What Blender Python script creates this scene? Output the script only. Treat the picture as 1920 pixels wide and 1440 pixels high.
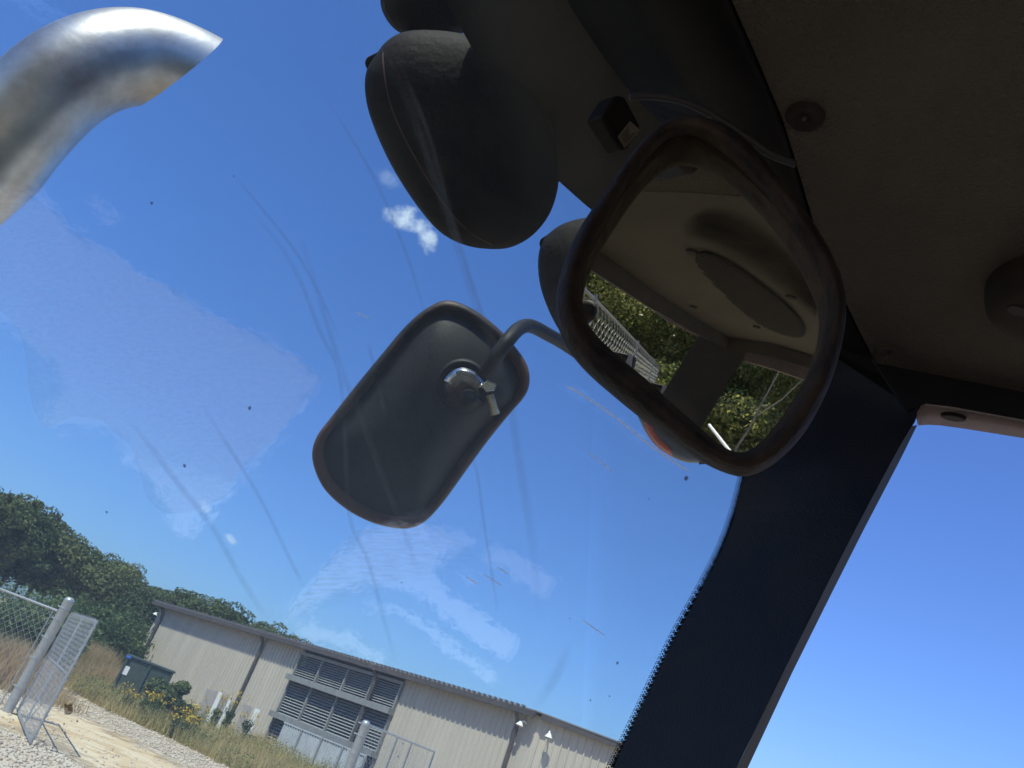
import bpy, bmesh, math, random
import numpy as np
from mathutils import Vector, Matrix, noise as mnoise

random.seed(7); rng = np.random.default_rng(7)
for o in list(bpy.data.objects): bpy.data.objects.remove(o)
S = bpy.context.scene
col = S.collection
R_ = math.radians

# ------------------------------------------------------------ camera
PITCH, ROLL, FPX = R_(24.05), R_(21.0), 1600.0
cf = Vector((0, math.cos(PITCH), math.sin(PITCH)))
_u0 = Vector((0, -math.sin(PITCH), math.cos(PITCH)))
_r0 = Vector((1, 0, 0))
CR = math.cos(ROLL)*_r0 + math.sin(ROLL)*_u0
CU = -math.sin(ROLL)*_r0 + math.cos(ROLL)*_u0
CC = Vector((0, 0, 2.0))
cam = bpy.data.cameras.new('camera')
camo = bpy.data.objects.new('camera', cam); col.objects.link(camo)
m = Matrix.Identity(4)
for i, v in enumerate((CR, CU, -cf)):
    for j in range(3): m[j][i] = v[j]
m.translation = CC
camo.matrix_world = m
cam.sensor_width = 36; cam.lens = FPX/1920*36
cam.clip_start = 0.01; cam.clip_end = 5000
cam.dof.use_dof = True; cam.dof.focus_distance = 1.3; cam.dof.aperture_fstop = 45.0
S.camera = camo

# ------------------------------------------------------------ light
SUN_DIR = Vector((-0.42, -0.78, 1.62)).normalized()          # towards the sun
sun_el = math.asin(SUN_DIR.z); sun_az = math.atan2(SUN_DIR.x, SUN_DIR.y)
W = bpy.data.worlds.new("World"); S.world = W; W.use_nodes = True
nt = W.node_tree; nt.nodes.clear()
def wn(t, **k):
    n_ = nt.nodes.new(t)
    for a, b in k.items(): setattr(n_, a, b)
    return n_
sky = wn('ShaderNodeTexSky', sky_type='NISHITA', sun_disc=False, sun_elevation=sun_el, sun_rotation=sun_az,
         altitude=200, air_density=1.0, dust_density=1.5, ozone_density=2.2)
hsv = wn('ShaderNodeHueSaturation'); hsv.inputs['Saturation'].default_value = 1.05
tint = wn('ShaderNodeMix', data_type='RGBA', blend_type='MULTIPLY'); tint.inputs['Factor'].default_value = 1
tint.inputs[7].default_value = (0.69, 0.93, 1.46, 1)
bg = wn('ShaderNodeBackground'); bg.inputs['Strength'].default_value = 0.105
out = wn('ShaderNodeOutputWorld')
L = nt.links.new
L(sky.outputs[0], hsv.inputs['Color']); L(hsv.outputs[0], tint.inputs[6])
# small fair-weather clouds, each a noise-edged puff at its own place in the sky
tc = wn('ShaderNodeTexCoord')
def ray(x, y): return cf + CR*((x-960)/FPX) - CU*((y-720)/FPX)
def wmath(op, a, b=None):
    n_ = wn('ShaderNodeMath', operation=op)
    for i, v in enumerate((a, b)):
        if v is None: continue
        if isinstance(v, (int, float)): n_.inputs[i].default_value = v
        else: L(v, n_.inputs[i])
    return n_.outputs[0]
prev = tint.outputs[2]
def cloud(px, py, a, b, ang, dens, scale, seed):
    """puff centred on a sky direction; a, b radii (radians), ang the lie of its long axis"""
    global prev
    d = ray(px, py).normalized()
    e1 = (CR*math.cos(ang) - CU*math.sin(ang)); e1 = (e1 - d*e1.dot(d)).normalized(); e2 = d.cross(e1)
    nz = wn('ShaderNodeTexNoise'); nz.inputs['Scale'].default_value = scale; nz.inputs['Detail'].default_value = 6
    nz.inputs['Roughness'].default_value = 0.62
    mp = wn('ShaderNodeMapping'); mp.inputs['Location'].default_value = (seed, seed*1.7, 0)
    L(tc.outputs['Generated'], mp.inputs[0]); L(mp.outputs[0], nz.inputs[0])
    sq = []
    for e, r in ((e1, a), (e2, b)):
        dt = wn('ShaderNodeVectorMath', operation='DOT_PRODUCT'); dt.inputs[1].default_value = e
        L(tc.outputs['Generated'], dt.inputs[0])
        q = wmath('DIVIDE', dt.outputs['Value'], r); sq.append(wmath('MULTIPLY', q, q))
    dd = wn('ShaderNodeVectorMath', operation='DOT_PRODUCT'); dd.inputs[1].default_value = d
    L(tc.outputs['Generated'], dd.inputs[0])
    front = wmath('GREATER_THAN', dd.outputs['Value'], 0)
    rr = wmath('ADD', sq[0], sq[1])
    v = wmath('SUBTRACT', 1.0, rr)
    v = wmath('ADD', v, wmath('MULTIPLY', wmath('SUBTRACT', nz.outputs[0], 0.5), 4.0))
    mr = wn('ShaderNodeMapRange', interpolation_type='SMOOTHSTEP'); L(v, mr.inputs[0])
    mr.inputs[1].default_value = 0.25; mr.inputs[2].default_value = 1.7; mr.inputs[4].default_value = dens
    fac = wmath('MULTIPLY', mr.outputs[0], front)
    lim = wn('ShaderNodeMapRange'); L(rr, lim.inputs[0]); lim.inputs[1].default_value = 2.6; lim.inputs[2].default_value = 1.2
    fac = wmath('MULTIPLY', fac, lim.outputs[0])
    mx = wn('ShaderNodeMix', data_type='RGBA'); L(fac, mx.inputs[0]); L(prev, mx.inputs[6])
    mx.inputs[7].default_value = (7.6, 8.0, 8.8, 1); prev = mx.outputs[2]
cloud(765, 415, 0.036, 0.019, 0.25, 0.9, 30, 3)
cloud(800, 450, 0.024, 0.013, 1.2, 0.6, 34, 5)
cloud(788, 428, 0.020, 0.014, 0.7, 0.6, 30, 21)
cloud(724, 325, 0.028, 0.014, 0.9, 0.2, 26, 9)
cloud(437, 1013, 0.013, 0.006, 0.65, 0.85, 34, 12)
cloud(381, 948, 0.013, 0.007, 0.75, 0.45, 34, 16)
L(prev, bg.inputs[0]); L(bg.outputs[0], out.inputs[0])

sun = bpy.data.lights.new('sun', 'SUN'); sun.energy = 4.9; sun.angle = R_(0.5); sun.color = (1.0, 0.91, 0.78)
suno = bpy.data.objects.new('sun', sun); col.objects.link(suno); suno.location = (0, 0, 60)
suno.rotation_euler = (-SUN_DIR).to_track_quat('-Z', 'Y').to_euler()

S.view_settings.view_transform = 'Standard'; S.view_settings.look = 'None'
S.view_settings.exposure = 0.45; S.view_settings.gamma = 1
S.view_settings.use_curve_mapping = False
S.render.engine = 'CYCLES'
S.cycles.max_bounces = 10; S.cycles.transparent_max_bounces = 24; S.cycles.glossy_bounces = 5

# ------------------------------------------------------------ placing helpers
def at(x, y, d): return CC + ray(x, y)*d
def on(x, y, P0, N):
    v = ray(x, y); return CC + v*((P0-CC).dot(N)/v.dot(N))
def gnd(x, y, z=0.0): return on(x, y, Vector((0, 0, z)), Vector((0, 0, 1)))
def spline(pts, n=96, closed=True):
    P = [Vector(p) for p in pts]; k = len(P); o = []
    segs = k if closed else k-1
    for i in range(n if closed else n+1):
        t = i*segs/n; j = min(int(t), segs-1); u = t-j
        if closed: a, b, c, d = P[(j-1) % k], P[j % k], P[(j+1) % k], P[(j+2) % k]
        else: a, b, c, d = P[max(j-1, 0)], P[j], P[min(j+1, k-1)], P[min(j+2, k-1)]
        o.append(0.5*((2*b) + (c-a)*u + (2*a-5*b+4*c-d)*u*u + (3*b-a-3*c+d)*u**3))
    return o

# ------------------------------------------------------------ materials
def mat(name, base=(0.5, 0.5, 0.5), rough=0.6, metal=0.0, noise=0.0, nscale=20.0, base2=None, bump=0.0, bscale=60.0,
        spec=0.5, coord='Object', detail=5, contrast=(0.35, 0.65), stretch=None, transl=0.0):
    mt = bpy.data.materials.new(name); mt.use_nodes = True
    n_ = mt.node_tree.nodes; l = mt.node_tree.links.new; b = n_['Principled BSDF']
    b.inputs['Base Color'].default_value = (*base, 1); b.inputs['Roughness'].default_value = rough
    b.inputs['Metallic'].default_value = metal; b.inputs['Specular IOR Level'].default_value = spec
    t = n_.new('ShaderNodeTexCoord'); src = t.outputs[coord]
    if stretch:
        mp = n_.new('ShaderNodeMapping'); mp.inputs['Scale'].default_value = stretch; l(src, mp.inputs[0]); src = mp.outputs[0]
    if base2 is not None:
        x = n_.new('ShaderNodeTexNoise'); x.inputs['Scale'].default_value = nscale; x.inputs['Detail'].default_value = detail
        x.inputs['Roughness'].default_value = 0.65; l(src, x.inputs[0])
        mr = n_.new('ShaderNodeMapRange'); l(x.outputs[0], mr.inputs[0]); mr.inputs[1].default_value, mr.inputs[2].default_value = contrast
        mx = n_.new('ShaderNodeMix'); mx.data_type = 'RGBA'; l(mr.outputs[0], mx.inputs[0])
        mx.inputs[6].default_value = (*base, 1); mx.inputs[7].default_value = (*base2, 1); l(mx.outputs[2], b.inputs['Base Color'])
        if noise:
            r2 = n_.new('ShaderNodeMapRange'); l(x.outputs[0], r2.inputs[0]); r2.inputs[3].default_value = max(0.02, rough-noise)
            r2.inputs[4].default_value = min(1, rough+noise); l(r2.outputs[0], b.inputs['Roughness'])
    if bump:
        x2 = n_.new('ShaderNodeTexNoise'); x2.inputs['Scale'].default_value = bscale; x2.inputs['Detail'].default_value = 4; l(src, x2.inputs[0])
        bp = n_.new('ShaderNodeBump'); bp.inputs['Strength'].default_value = bump; bp.inputs['Distance'].default_value = 0.01
        l(x2.outputs[0], bp.inputs['Height']); l(bp.outputs[0], b.inputs['Normal'])
    return mt

def leaf_mat(name, cols, nscale=0.5, tr=0.35, rough=0.6):
    """leaves: colour by clump noise and by tree, light passing through"""
    mt = bpy.data.materials.new(name); mt.use_nodes = True
    n_ = mt.node_tree.nodes; l = mt.node_tree.links.new; n_.clear()
    o = n_.new('ShaderNodeOutputMaterial')
    g = n_.new('ShaderNodeNewGeometry'); oi = n_.new('ShaderNodeObjectInfo')
    x = n_.new('ShaderNodeTexNoise'); x.inputs['Scale'].default_value = nscale; x.inputs['Detail'].default_value = 3; l(g.outputs['Position'], x.inputs[0])
    ad = n_.new('ShaderNodeMath'); ad.operation = 'MULTIPLY_ADD'; l(g.outputs['Random Per Island'], ad.inputs[0]); ad.inputs[1].default_value = 0.30; l(x.outputs[0], ad.inputs[2])
    a2 = n_.new('ShaderNodeMath'); a2.operation = 'MULTIPLY_ADD'; l(oi.outputs['Random'], a2.inputs[0]); a2.inputs[1].default_value = 0.35; l(ad.outputs[0], a2.inputs[2])
    cr = n_.new('ShaderNodeValToRGB'); l(a2.outputs[0], cr.inputs[0])
    e = cr.color_ramp.elements; k = len(cols)
    e[0].position = 0.45; e[0].color = (*cols[0], 1); e[1].position = 1.1 if k < 3 else 1.0; e[1].color = (*cols[-1], 1)
    for i in range(1, k-1):
        q = e.new(0.45+0.55*i/(k-1)); q.color = (*cols[i], 1)
    d = n_.new('ShaderNodeBsdfPrincipled'); d.inputs['Roughness'].default_value = rough; d.inputs['Specular IOR Level'].default_value = 0.3
    t = n_.new('ShaderNodeBsdfTranslucent'); mx = n_.new('ShaderNodeMixShader'); mx.inputs[0].default_value = tr
    l(cr.outputs[0], d.inputs['Base Color']); l(cr.outputs[0], t.inputs[0])
    l(d.outputs[0], mx.inputs[1]); l(t.outputs[0], mx.inputs[2]); l(mx.outputs[0], o.inputs[0])
    return mt

def film_mat(name, color, alpha, nscale=0, lo=0.3, hi=0.7, floor=0.0, stretch=None, transl=0.6):
    """a thin film on glass: dust, grime, painted haze or painted reflections; 'edge' thins it out at its rim"""
    mt = bpy.data.materials.new(name); mt.use_nodes = True
    n_ = mt.node_tree.nodes; l = mt.node_tree.links.new; n_.clear()
    o = n_.new('ShaderNodeOutputMaterial')
    tr = n_.new('ShaderNodeBsdfTransparent'); d = n_.new('ShaderNodeBsdfDiffuse'); t = n_.new('ShaderNodeBsdfTranslucent')
    d.inputs[0].default_value = (*color, 1); t.inputs[0].default_value = (*color, 1)
    m1 = n_.new('ShaderNodeMixShader'); m1.inputs[0].default_value = transl; l(d.outputs[0], m1.inputs[1]); l(t.outputs[0], m1.inputs[2])
    m2 = n_.new('ShaderNodeMixShader'); l(tr.outputs[0], m2.inputs[1]); l(m1.outputs[0], m2.inputs[2]); l(m2.outputs[0], o.inputs[0])
    at_ = n_.new('ShaderNodeAttribute'); at_.attribute_name = 'edge'
    mu = n_.new('ShaderNodeMath'); mu.operation = 'MULTIPLY'; mu.inputs[1].default_value = alpha; l(at_.outputs['Fac'], mu.inputs[0])
    f = mu.outputs[0]
    if nscale:
        tcd = n_.new('ShaderNodeTexCoord'); src = tcd.outputs['UV']
        mp = n_.new('ShaderNodeMapping'); l(src, mp.inputs[0]); mp.inputs['Scale'].default_value = stretch or (1, 1, 1)
        x = n_.new('ShaderNodeTexNoise'); x.inputs['Scale'].default_value = nscale; x.inputs['Detail'].default_value = 6; x.inputs['Roughness'].default_value = 0.7
        l(mp.outputs[0], x.inputs[0])
        mr = n_.new('ShaderNodeMapRange'); l(x.outputs[0], mr.inputs[0])
        mr.inputs[1].default_value, mr.inputs[2].default_value, mr.inputs[3].default_value = lo, hi, floor
        m3 = n_.new('ShaderNodeMath'); m3.operation = 'MULTIPLY'; l(f, m3.inputs[0]); l(mr.outputs[0], m3.inputs[1]); f = m3.outputs[0]
    l(f, m2.inputs[0])
    return mt

def glass_mat(name, tintc=(0.90, 0.975, 0.97)):
    mt = bpy.data.materials.new(name); mt.use_nodes = True
    n_ = mt.node_tree.nodes; l = mt.node_tree.links.new; n_.clear()
    o = n_.new('ShaderNodeOutputMaterial'); tr = n_.new('ShaderNodeBsdfTransparent'); gl = n_.new('ShaderNodeBsdfGlossy')
    tr.inputs[0].default_value = (*tintc, 1); gl.inputs['Roughness'].default_value = 0.026
    tcg = n_.new('ShaderNodeTexCoord'); nzg = n_.new('ShaderNodeTexNoise'); nzg.inputs['Scale'].default_value = 60; nzg.inputs['Detail'].default_value = 3; l(tcg.outputs['Object'], nzg.inputs[0])
    bpg = n_.new('ShaderNodeBump'); bpg.inputs['Strength'].default_value = 0.018; bpg.inputs['Distance'].default_value = 0.01; l(nzg.outputs[0], bpg.inputs['Height']); l(bpg.outputs[0], gl.inputs['Normal'])
    g = n_.new('ShaderNodeNewGeometry'); mi = n_.new('ShaderNodeMix'); mi.data_type = 'FLOAT'; l(g.outputs['Backfacing'], mi.inputs[0])
    mi.inputs[2].default_value = 1.5; mi.inputs[3].default_value = 1/1.5
    fr = n_.new('ShaderNodeFresnel'); l(mi.outputs[0], fr.inputs['IOR'])
    mx = n_.new('ShaderNodeMixShader'); l(fr.outputs[0], mx.inputs[0]); l(tr.outputs[0], mx.inputs[1]); l(gl.outputs[0], mx.inputs[2]); l(mx.outputs[0], o.inputs[0])
    return mt

M = {}
M['headliner'] = mat('headliner_vinyl', (0.098, 0.084, 0.062), 0.75, base2=(0.068, 0.059, 0.044), nscale=3, bump=1.0, bscale=420, spec=0.4)
M['rearliner_lit'] = mat('headliner_vinyl_lit', (0.110, 0.100, 0.076), 0.75, base2=(0.085, 0.078, 0.06), nscale=4, bump=0.6, bscale=420, spec=0.3)  # paler copy of the headliner, window light put into its colour
M['navy'] = mat('pillar_black_paint', (0.007, 0.009, 0.014), 0.5, base2=(0.016, 0.016, 0.020), nscale=14, noise=0.1, spec=0.3, bump=0.25, bscale=500, detail=9)
M['black'] = mat('black_plastic', (0.006, 0.006, 0.0065), 0.7, base2=(0.011, 0.010, 0.009), nscale=14, bump=0.08, bscale=300, spec=0.15)
M['trim'] = mat('rubber_trim', (0.014, 0.013, 0.012), 0.7, base2=(0.03, 0.026, 0.022), nscale=18)
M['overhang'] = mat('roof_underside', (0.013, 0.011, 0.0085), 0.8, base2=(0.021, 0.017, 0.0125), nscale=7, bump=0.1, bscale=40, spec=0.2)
M['reveal'] = mat('dusty_beige_reveal', (0.15, 0.12, 0.115), 0.85, base2=(0.10, 0.08, 0.078), nscale=12, bump=0.15, bscale=90)
M['seal'] = mat('grey_seal', (0.075, 0.08, 0.08), 0.7, base2=(0.05, 0.052, 0.055), nscale=8)
M['rust_rubber'] = mat('dusty_brown_rubber', (0.010, 0.008, 0.0065), 0.75, base2=(0.050, 0.034, 0.023), nscale=26, contrast=(0.40, 0.72), spec=0.25, bump=0.35, bscale=90, detail=8)
M['ext_shell'] = mat('weathered_black_shell', (0.006, 0.0065, 0.008), 0.55, base2=(0.017, 0.016, 0.0155), nscale=16, bump=0.07, bscale=160, noise=0.1, spec=0.28, detail=9)
M['ext_rim'] = mat('weathered_rim', (0.012, 0.012, 0.013), 0.55, base2=(0.10, 0.045, 0.025), nscale=6, contrast=(0.42, 0.62), spec=0.35, bump=0.15, bscale=120)
M['tube'] = mat('black_tube_paint', (0.006, 0.0065, 0.008), 0.6, spec=0.25, base2=(0.014, 0.0135, 0.015), nscale=25, noise=0.1)
M['steel'] = mat('bright_zinc', (0.72, 0.72, 0.70), 0.22, 1.0, base2=(0.5, 0.47, 0.42), nscale=60)
M['brass'] = mat('worn_brass_screw', (0.55, 0.42, 0.25), 0.35, 0.9, base2=(0.75, 0.68, 0.52), nscale=90)
M['slot'] = mat('dark_slot', (0.01, 0.01, 0.01), 0.8)
M['chrome'] = mat('stained_steel_pipe', (0.54, 0.52, 0.50), 0.43, 1.0, base2=(0.18, 0.15, 0.135), nscale=4, contrast=(0.38, 0.70), noise=0.1, bump=0.05, bscale=60, detail=8)
M['lamp_body'] = mat('faded_lamp_housing', (0.007, 0.0068, 0.008), 0.7, base2=(0.021, 0.016, 0.0145), nscale=11, bump=0.15, bscale=120, spec=0.15, detail=9)
M['seam'] = mat('reddish_seam', (0.06, 0.02, 0.015), 0.6)
M['orange'] = mat('orange_lens', (0.75, 0.11, 0.04), 0.35, base2=(0.6, 0.08, 0.03), nscale=30)
M['smoke'] = mat('smoky_lens', (0.06, 0.075, 0.10), 0.25, base2=(0.09, 0.10, 0.12), nscale=20)
M['label'] = mat('sticker_paper', (0.16, 0.14, 0.10), 0.7, base2=(0.1, 0.09, 0.07), nscale=50)
M['ink'] = mat('sticker_ink', (0.02, 0.02, 0.02), 0.7)
M['cable'] = mat('grey_cable', (0.018, 0.018, 0.019), 0.7)
M['galv'] = mat('galvanised_steel', (0.33, 0.34, 0.35), 0.45, 0.5, base2=(0.42, 0.43, 0.44), nscale=10, noise=0.08)
M['wire'] = mat('galvanised_wire', (0.46, 0.47, 0.48), 0.4, 0.5)
M['wired'] = mat('weathered_wire', (0.20, 0.205, 0.20), 0.6, 0.1)
M['wall'] = mat('tan_metal_siding', (0.49, 0.435, 0.36), 0.55, base2=(0.39, 0.345, 0.285), nscale=1.4, stretch=(1, 1, .15), detail=8, contrast=(0.35, 0.8), coord='Object')
M['roofm'] = mat('dark_trim_metal', (0.055, 0.045, 0.042), 0.5, base2=(0.08, 0.066, 0.06), nscale=2)
M['roofpan'] = mat('roof_panel', (0.20, 0.19, 0.19), 0.5, 0.2)
M['louver'] = mat('grey_louvre', (0.32, 0.32, 0.315), 0.5, base2=(0.26, 0.26, 0.255), nscale=3)
M['louvreframe'] = mat('louvre_frame_paint', (0.24, 0.24, 0.235), 0.5, base2=(0.19, 0.19, 0.185), nscale=3)
M['dark'] = mat('louvre_inside', (0.035, 0.035, 0.037), 0.9)
M['block'] = mat('grey_panels', (0.42, 0.44, 0.46), 0.8, base2=(0.33, 0.35, 0.37), nscale=2.5)
M['white'] = mat('white_enamel', (0.78, 0.78, 0.75), 0.5)
M['board'] = mat('grey_board', (0.33, 0.30, 0.28), 0.8, base2=(0.40, 0.36, 0.32), nscale=4)
M['dumpgreen'] = mat('dark_green_steel', (0.035, 0.058, 0.045), 0.5, base2=(0.055, 0.075, 0.062), nscale=3)
M['blue'] = mat('blue_sticker', (0.05, 0.15, 0.55), 0.5)
M['bark'] = mat('bark', (0.10, 0.08, 0.06), 0.9, base2=(0.17, 0.14, 0.11), nscale=8, bump=0.4, bscale=30)
M['palebark'] = mat('pale_bark', (0.20, 0.17, 0.14), 0.9, base2=(0.12, 0.10, 0.08), nscale=8)
M['leaf'] = leaf_mat('leaves', [(0.030, 0.046, 0.022), (0.058, 0.088, 0.034), (0.090, 0.125, 0.045), (0.15, 0.17, 0.065)], 0.28)
M['leafgold'] = leaf_mat('sunny_leaves', [(0.03, 0.055, 0.014), (0.09, 0.125, 0.035), (0.22, 0.25, 0.07), (0.48, 0.46, 0.16)], 0.5, 0.62, 0.4)
M['shrub'] = leaf_mat('shrub_leaves', [(0.035, 0.065, 0.022), (0.06, 0.10, 0.032), (0.10, 0.145, 0.045)], 0.7)
M['vine'] = leaf_mat('vine_leaves', [(0.03, 0.06, 0.022), (0.06, 0.10, 0.035), (0.11, 0.16, 0.06)], 1.2)
M['weed'] = leaf_mat('brown_weeds', [(0.24, 0.22, 0.09), (0.40, 0.31, 0.15), (0.55, 0.40, 0.22)], 0.9)
M['grass'] = leaf_mat('dry_grass', [(0.22, 0.22, 0.07), (0.40, 0.35, 0.13), (0.56, 0.45, 0.21), (0.62, 0.47, 0.27)], 0.22, 0.45, 0.8)
M['weedleaf'] = leaf_mat('weed_leaves', [(0.08, 0.11, 0.035), (0.15, 0.18, 0.06), (0.26, 0.26, 0.10), (0.36, 0.30, 0.15)], 0.6, 0.35)
M['flower'] = leaf_mat('yellow_flowers', [(0.55, 0.36, 0.03), (0.75, 0.52, 0.06)], 2.0, 0.3)
M['cabfloor'] = mat('cab_floor', (0.02, 0.02, 0.02), 0.8)
M['speaker'] = mat('speaker_grille', (0.005, 0.005, 0.005), 0.9, base2=(0.010, 0.009, 0.008), nscale=14)
M['stain'] = film_mat('grimy_stain', (0.014, 0.015, 0.014), 0.85, 1.1, 0.2, 0.6, 0.5, transl=0.0)
M['glass'] = glass_mat('windshield_glass')

# gravel ground
def ground_mat(name, cols, scale, bump=0.6, alpha_edge=False, blotch=None):
    mt = bpy.data.materials.new(name); mt.use_nodes = True
    n_ = mt.node_tree.nodes; l = mt.node_tree.links.new; b = n_['Principled BSDF']; b.inputs['Roughness'].default_value = 0.92
    b.inputs['Specular IOR Level'].default_value = 0.15
    t = n_.new('ShaderNodeNewGeometry')
    v = n_.new('ShaderNodeTexVoronoi'); v.inputs['Scale'].default_value = scale; l(t.outputs['Position'], v.inputs[0])
    x = n_.new('ShaderNodeTexNoise'); x.inputs['Scale'].default_value = scale*0.35; x.inputs['Detail'].default_value = 8; x.inputs['Roughness'].default_value = 0.75; l(t.outputs['Position'], x.inputs[0])
    sp = n_.new('ShaderNodeSeparateColor'); l(v.outputs['Color'], sp.inputs[0])
    mm = n_.new('ShaderNodeMath'); mm.operation = 'MULTIPLY_ADD'; l(sp.outputs[0], mm.inputs[0]); mm.inputs[1].default_value = 0.45; l(x.outputs[0], mm.inputs[2])
    cr = n_.new('ShaderNodeValToRGB'); l(mm.outputs[0], cr.inputs[0]); e = cr.color_ramp.elements
    e[0].position = 0.38; e[0].color = (*cols[0], 1); e[1].position = 0.95; e[1].color = (*cols[-1], 1)
    for i in range(1, len(cols)-1):
        q = e.new(0.38+0.57*i/(len(cols)-1)); q.color = (*cols[i], 1)
    c = cr.outputs[0]
    if blotch:
        x3 = n_.new('ShaderNodeTexNoise'); x3.inputs['Scale'].default_value = 0.55; x3.inputs['Detail'].default_value = 6; l(t.outputs['Position'], x3.inputs[0])
        mr = n_.new('ShaderNodeMapRange'); l(x3.outputs[0], mr.inputs[0]); mr.inputs[1].default_value = 0.47; mr.inputs[2].default_value = 0.64; mr.inputs[4].default_value = 0.75
        mx = n_.new('ShaderNodeMix'); mx.data_type = 'RGBA'; l(mr.outputs[0], mx.inputs[0]); l(c, mx.inputs[6]); mx.inputs[7].default_value = (*blotch, 1); c = mx.outputs[2]
    l(c, b.inputs['Base Color'])
    bp = n_.new('ShaderNodeBump'); bp.inputs['Strength'].default_value = bump; bp.inputs['Distance'].default_value = 0.05; l(mm.outputs[0], bp.inputs['Height']); l(bp.outputs[0], b.inputs['Normal'])
    if alpha_edge:
        a = n_.new('ShaderNodeAttribute'); a.attribute_name = 'edge'
        x4 = n_.new('ShaderNodeTexNoise'); x4.inputs['Scale'].default_value = 2.2; x4.inputs['Detail'].default_value = 8; l(t.outputs['Position'], x4.inputs[0])
        ad = n_.new('ShaderNodeMath'); ad.operation = 'ADD'; l(a.outputs['Fac'], ad.inputs[0]); l(x4.outputs[0], ad.inputs[1])
        mr2 = n_.new('ShaderNodeMapRange'); l(ad.outputs[0], mr2.inputs[0]); mr2.inputs[1].default_value = 0.75; mr2.inputs[2].default_value = 1.05
        l(mr2.outputs[0], b.inputs['Alpha'])
    return mt
M['gravel'] = ground_mat('gravel', [(0.16, 0.12, 0.08), (0.34, 0.27, 0.19), (0.47, 0.39, 0.29), (0.60, 0.52, 0.41)], 7, 1.0, blotch=(0.44, 0.33, 0.21))
M['clay'] = ground_mat('sandy_clay', [(0.44, 0.30, 0.16), (0.55, 0.42, 0.26), (0.62, 0.51, 0.35)], 2.0, 0.3, True)
M['turf'] = ground_mat('meadow_soil', [(0.13, 0.12, 0.05), (0.20, 0.17, 0.08), (0.30, 0.22, 0.12)], 3.0, 0.5, False, blotch=(0.32, 0.22, 0.14))
M['bounce_pad'] = mat('bounce_slab_pale', (0.74, 0.73, 0.70), 0.8, base2=(0.62, 0.61, 0.58), nscale=3)
M['stone'] = mat('stones', (0.52, 0.46, 0.37), 0.85, base2=(0.45, 0.36, 0.27), nscale=1.5, coord='Object')

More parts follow.
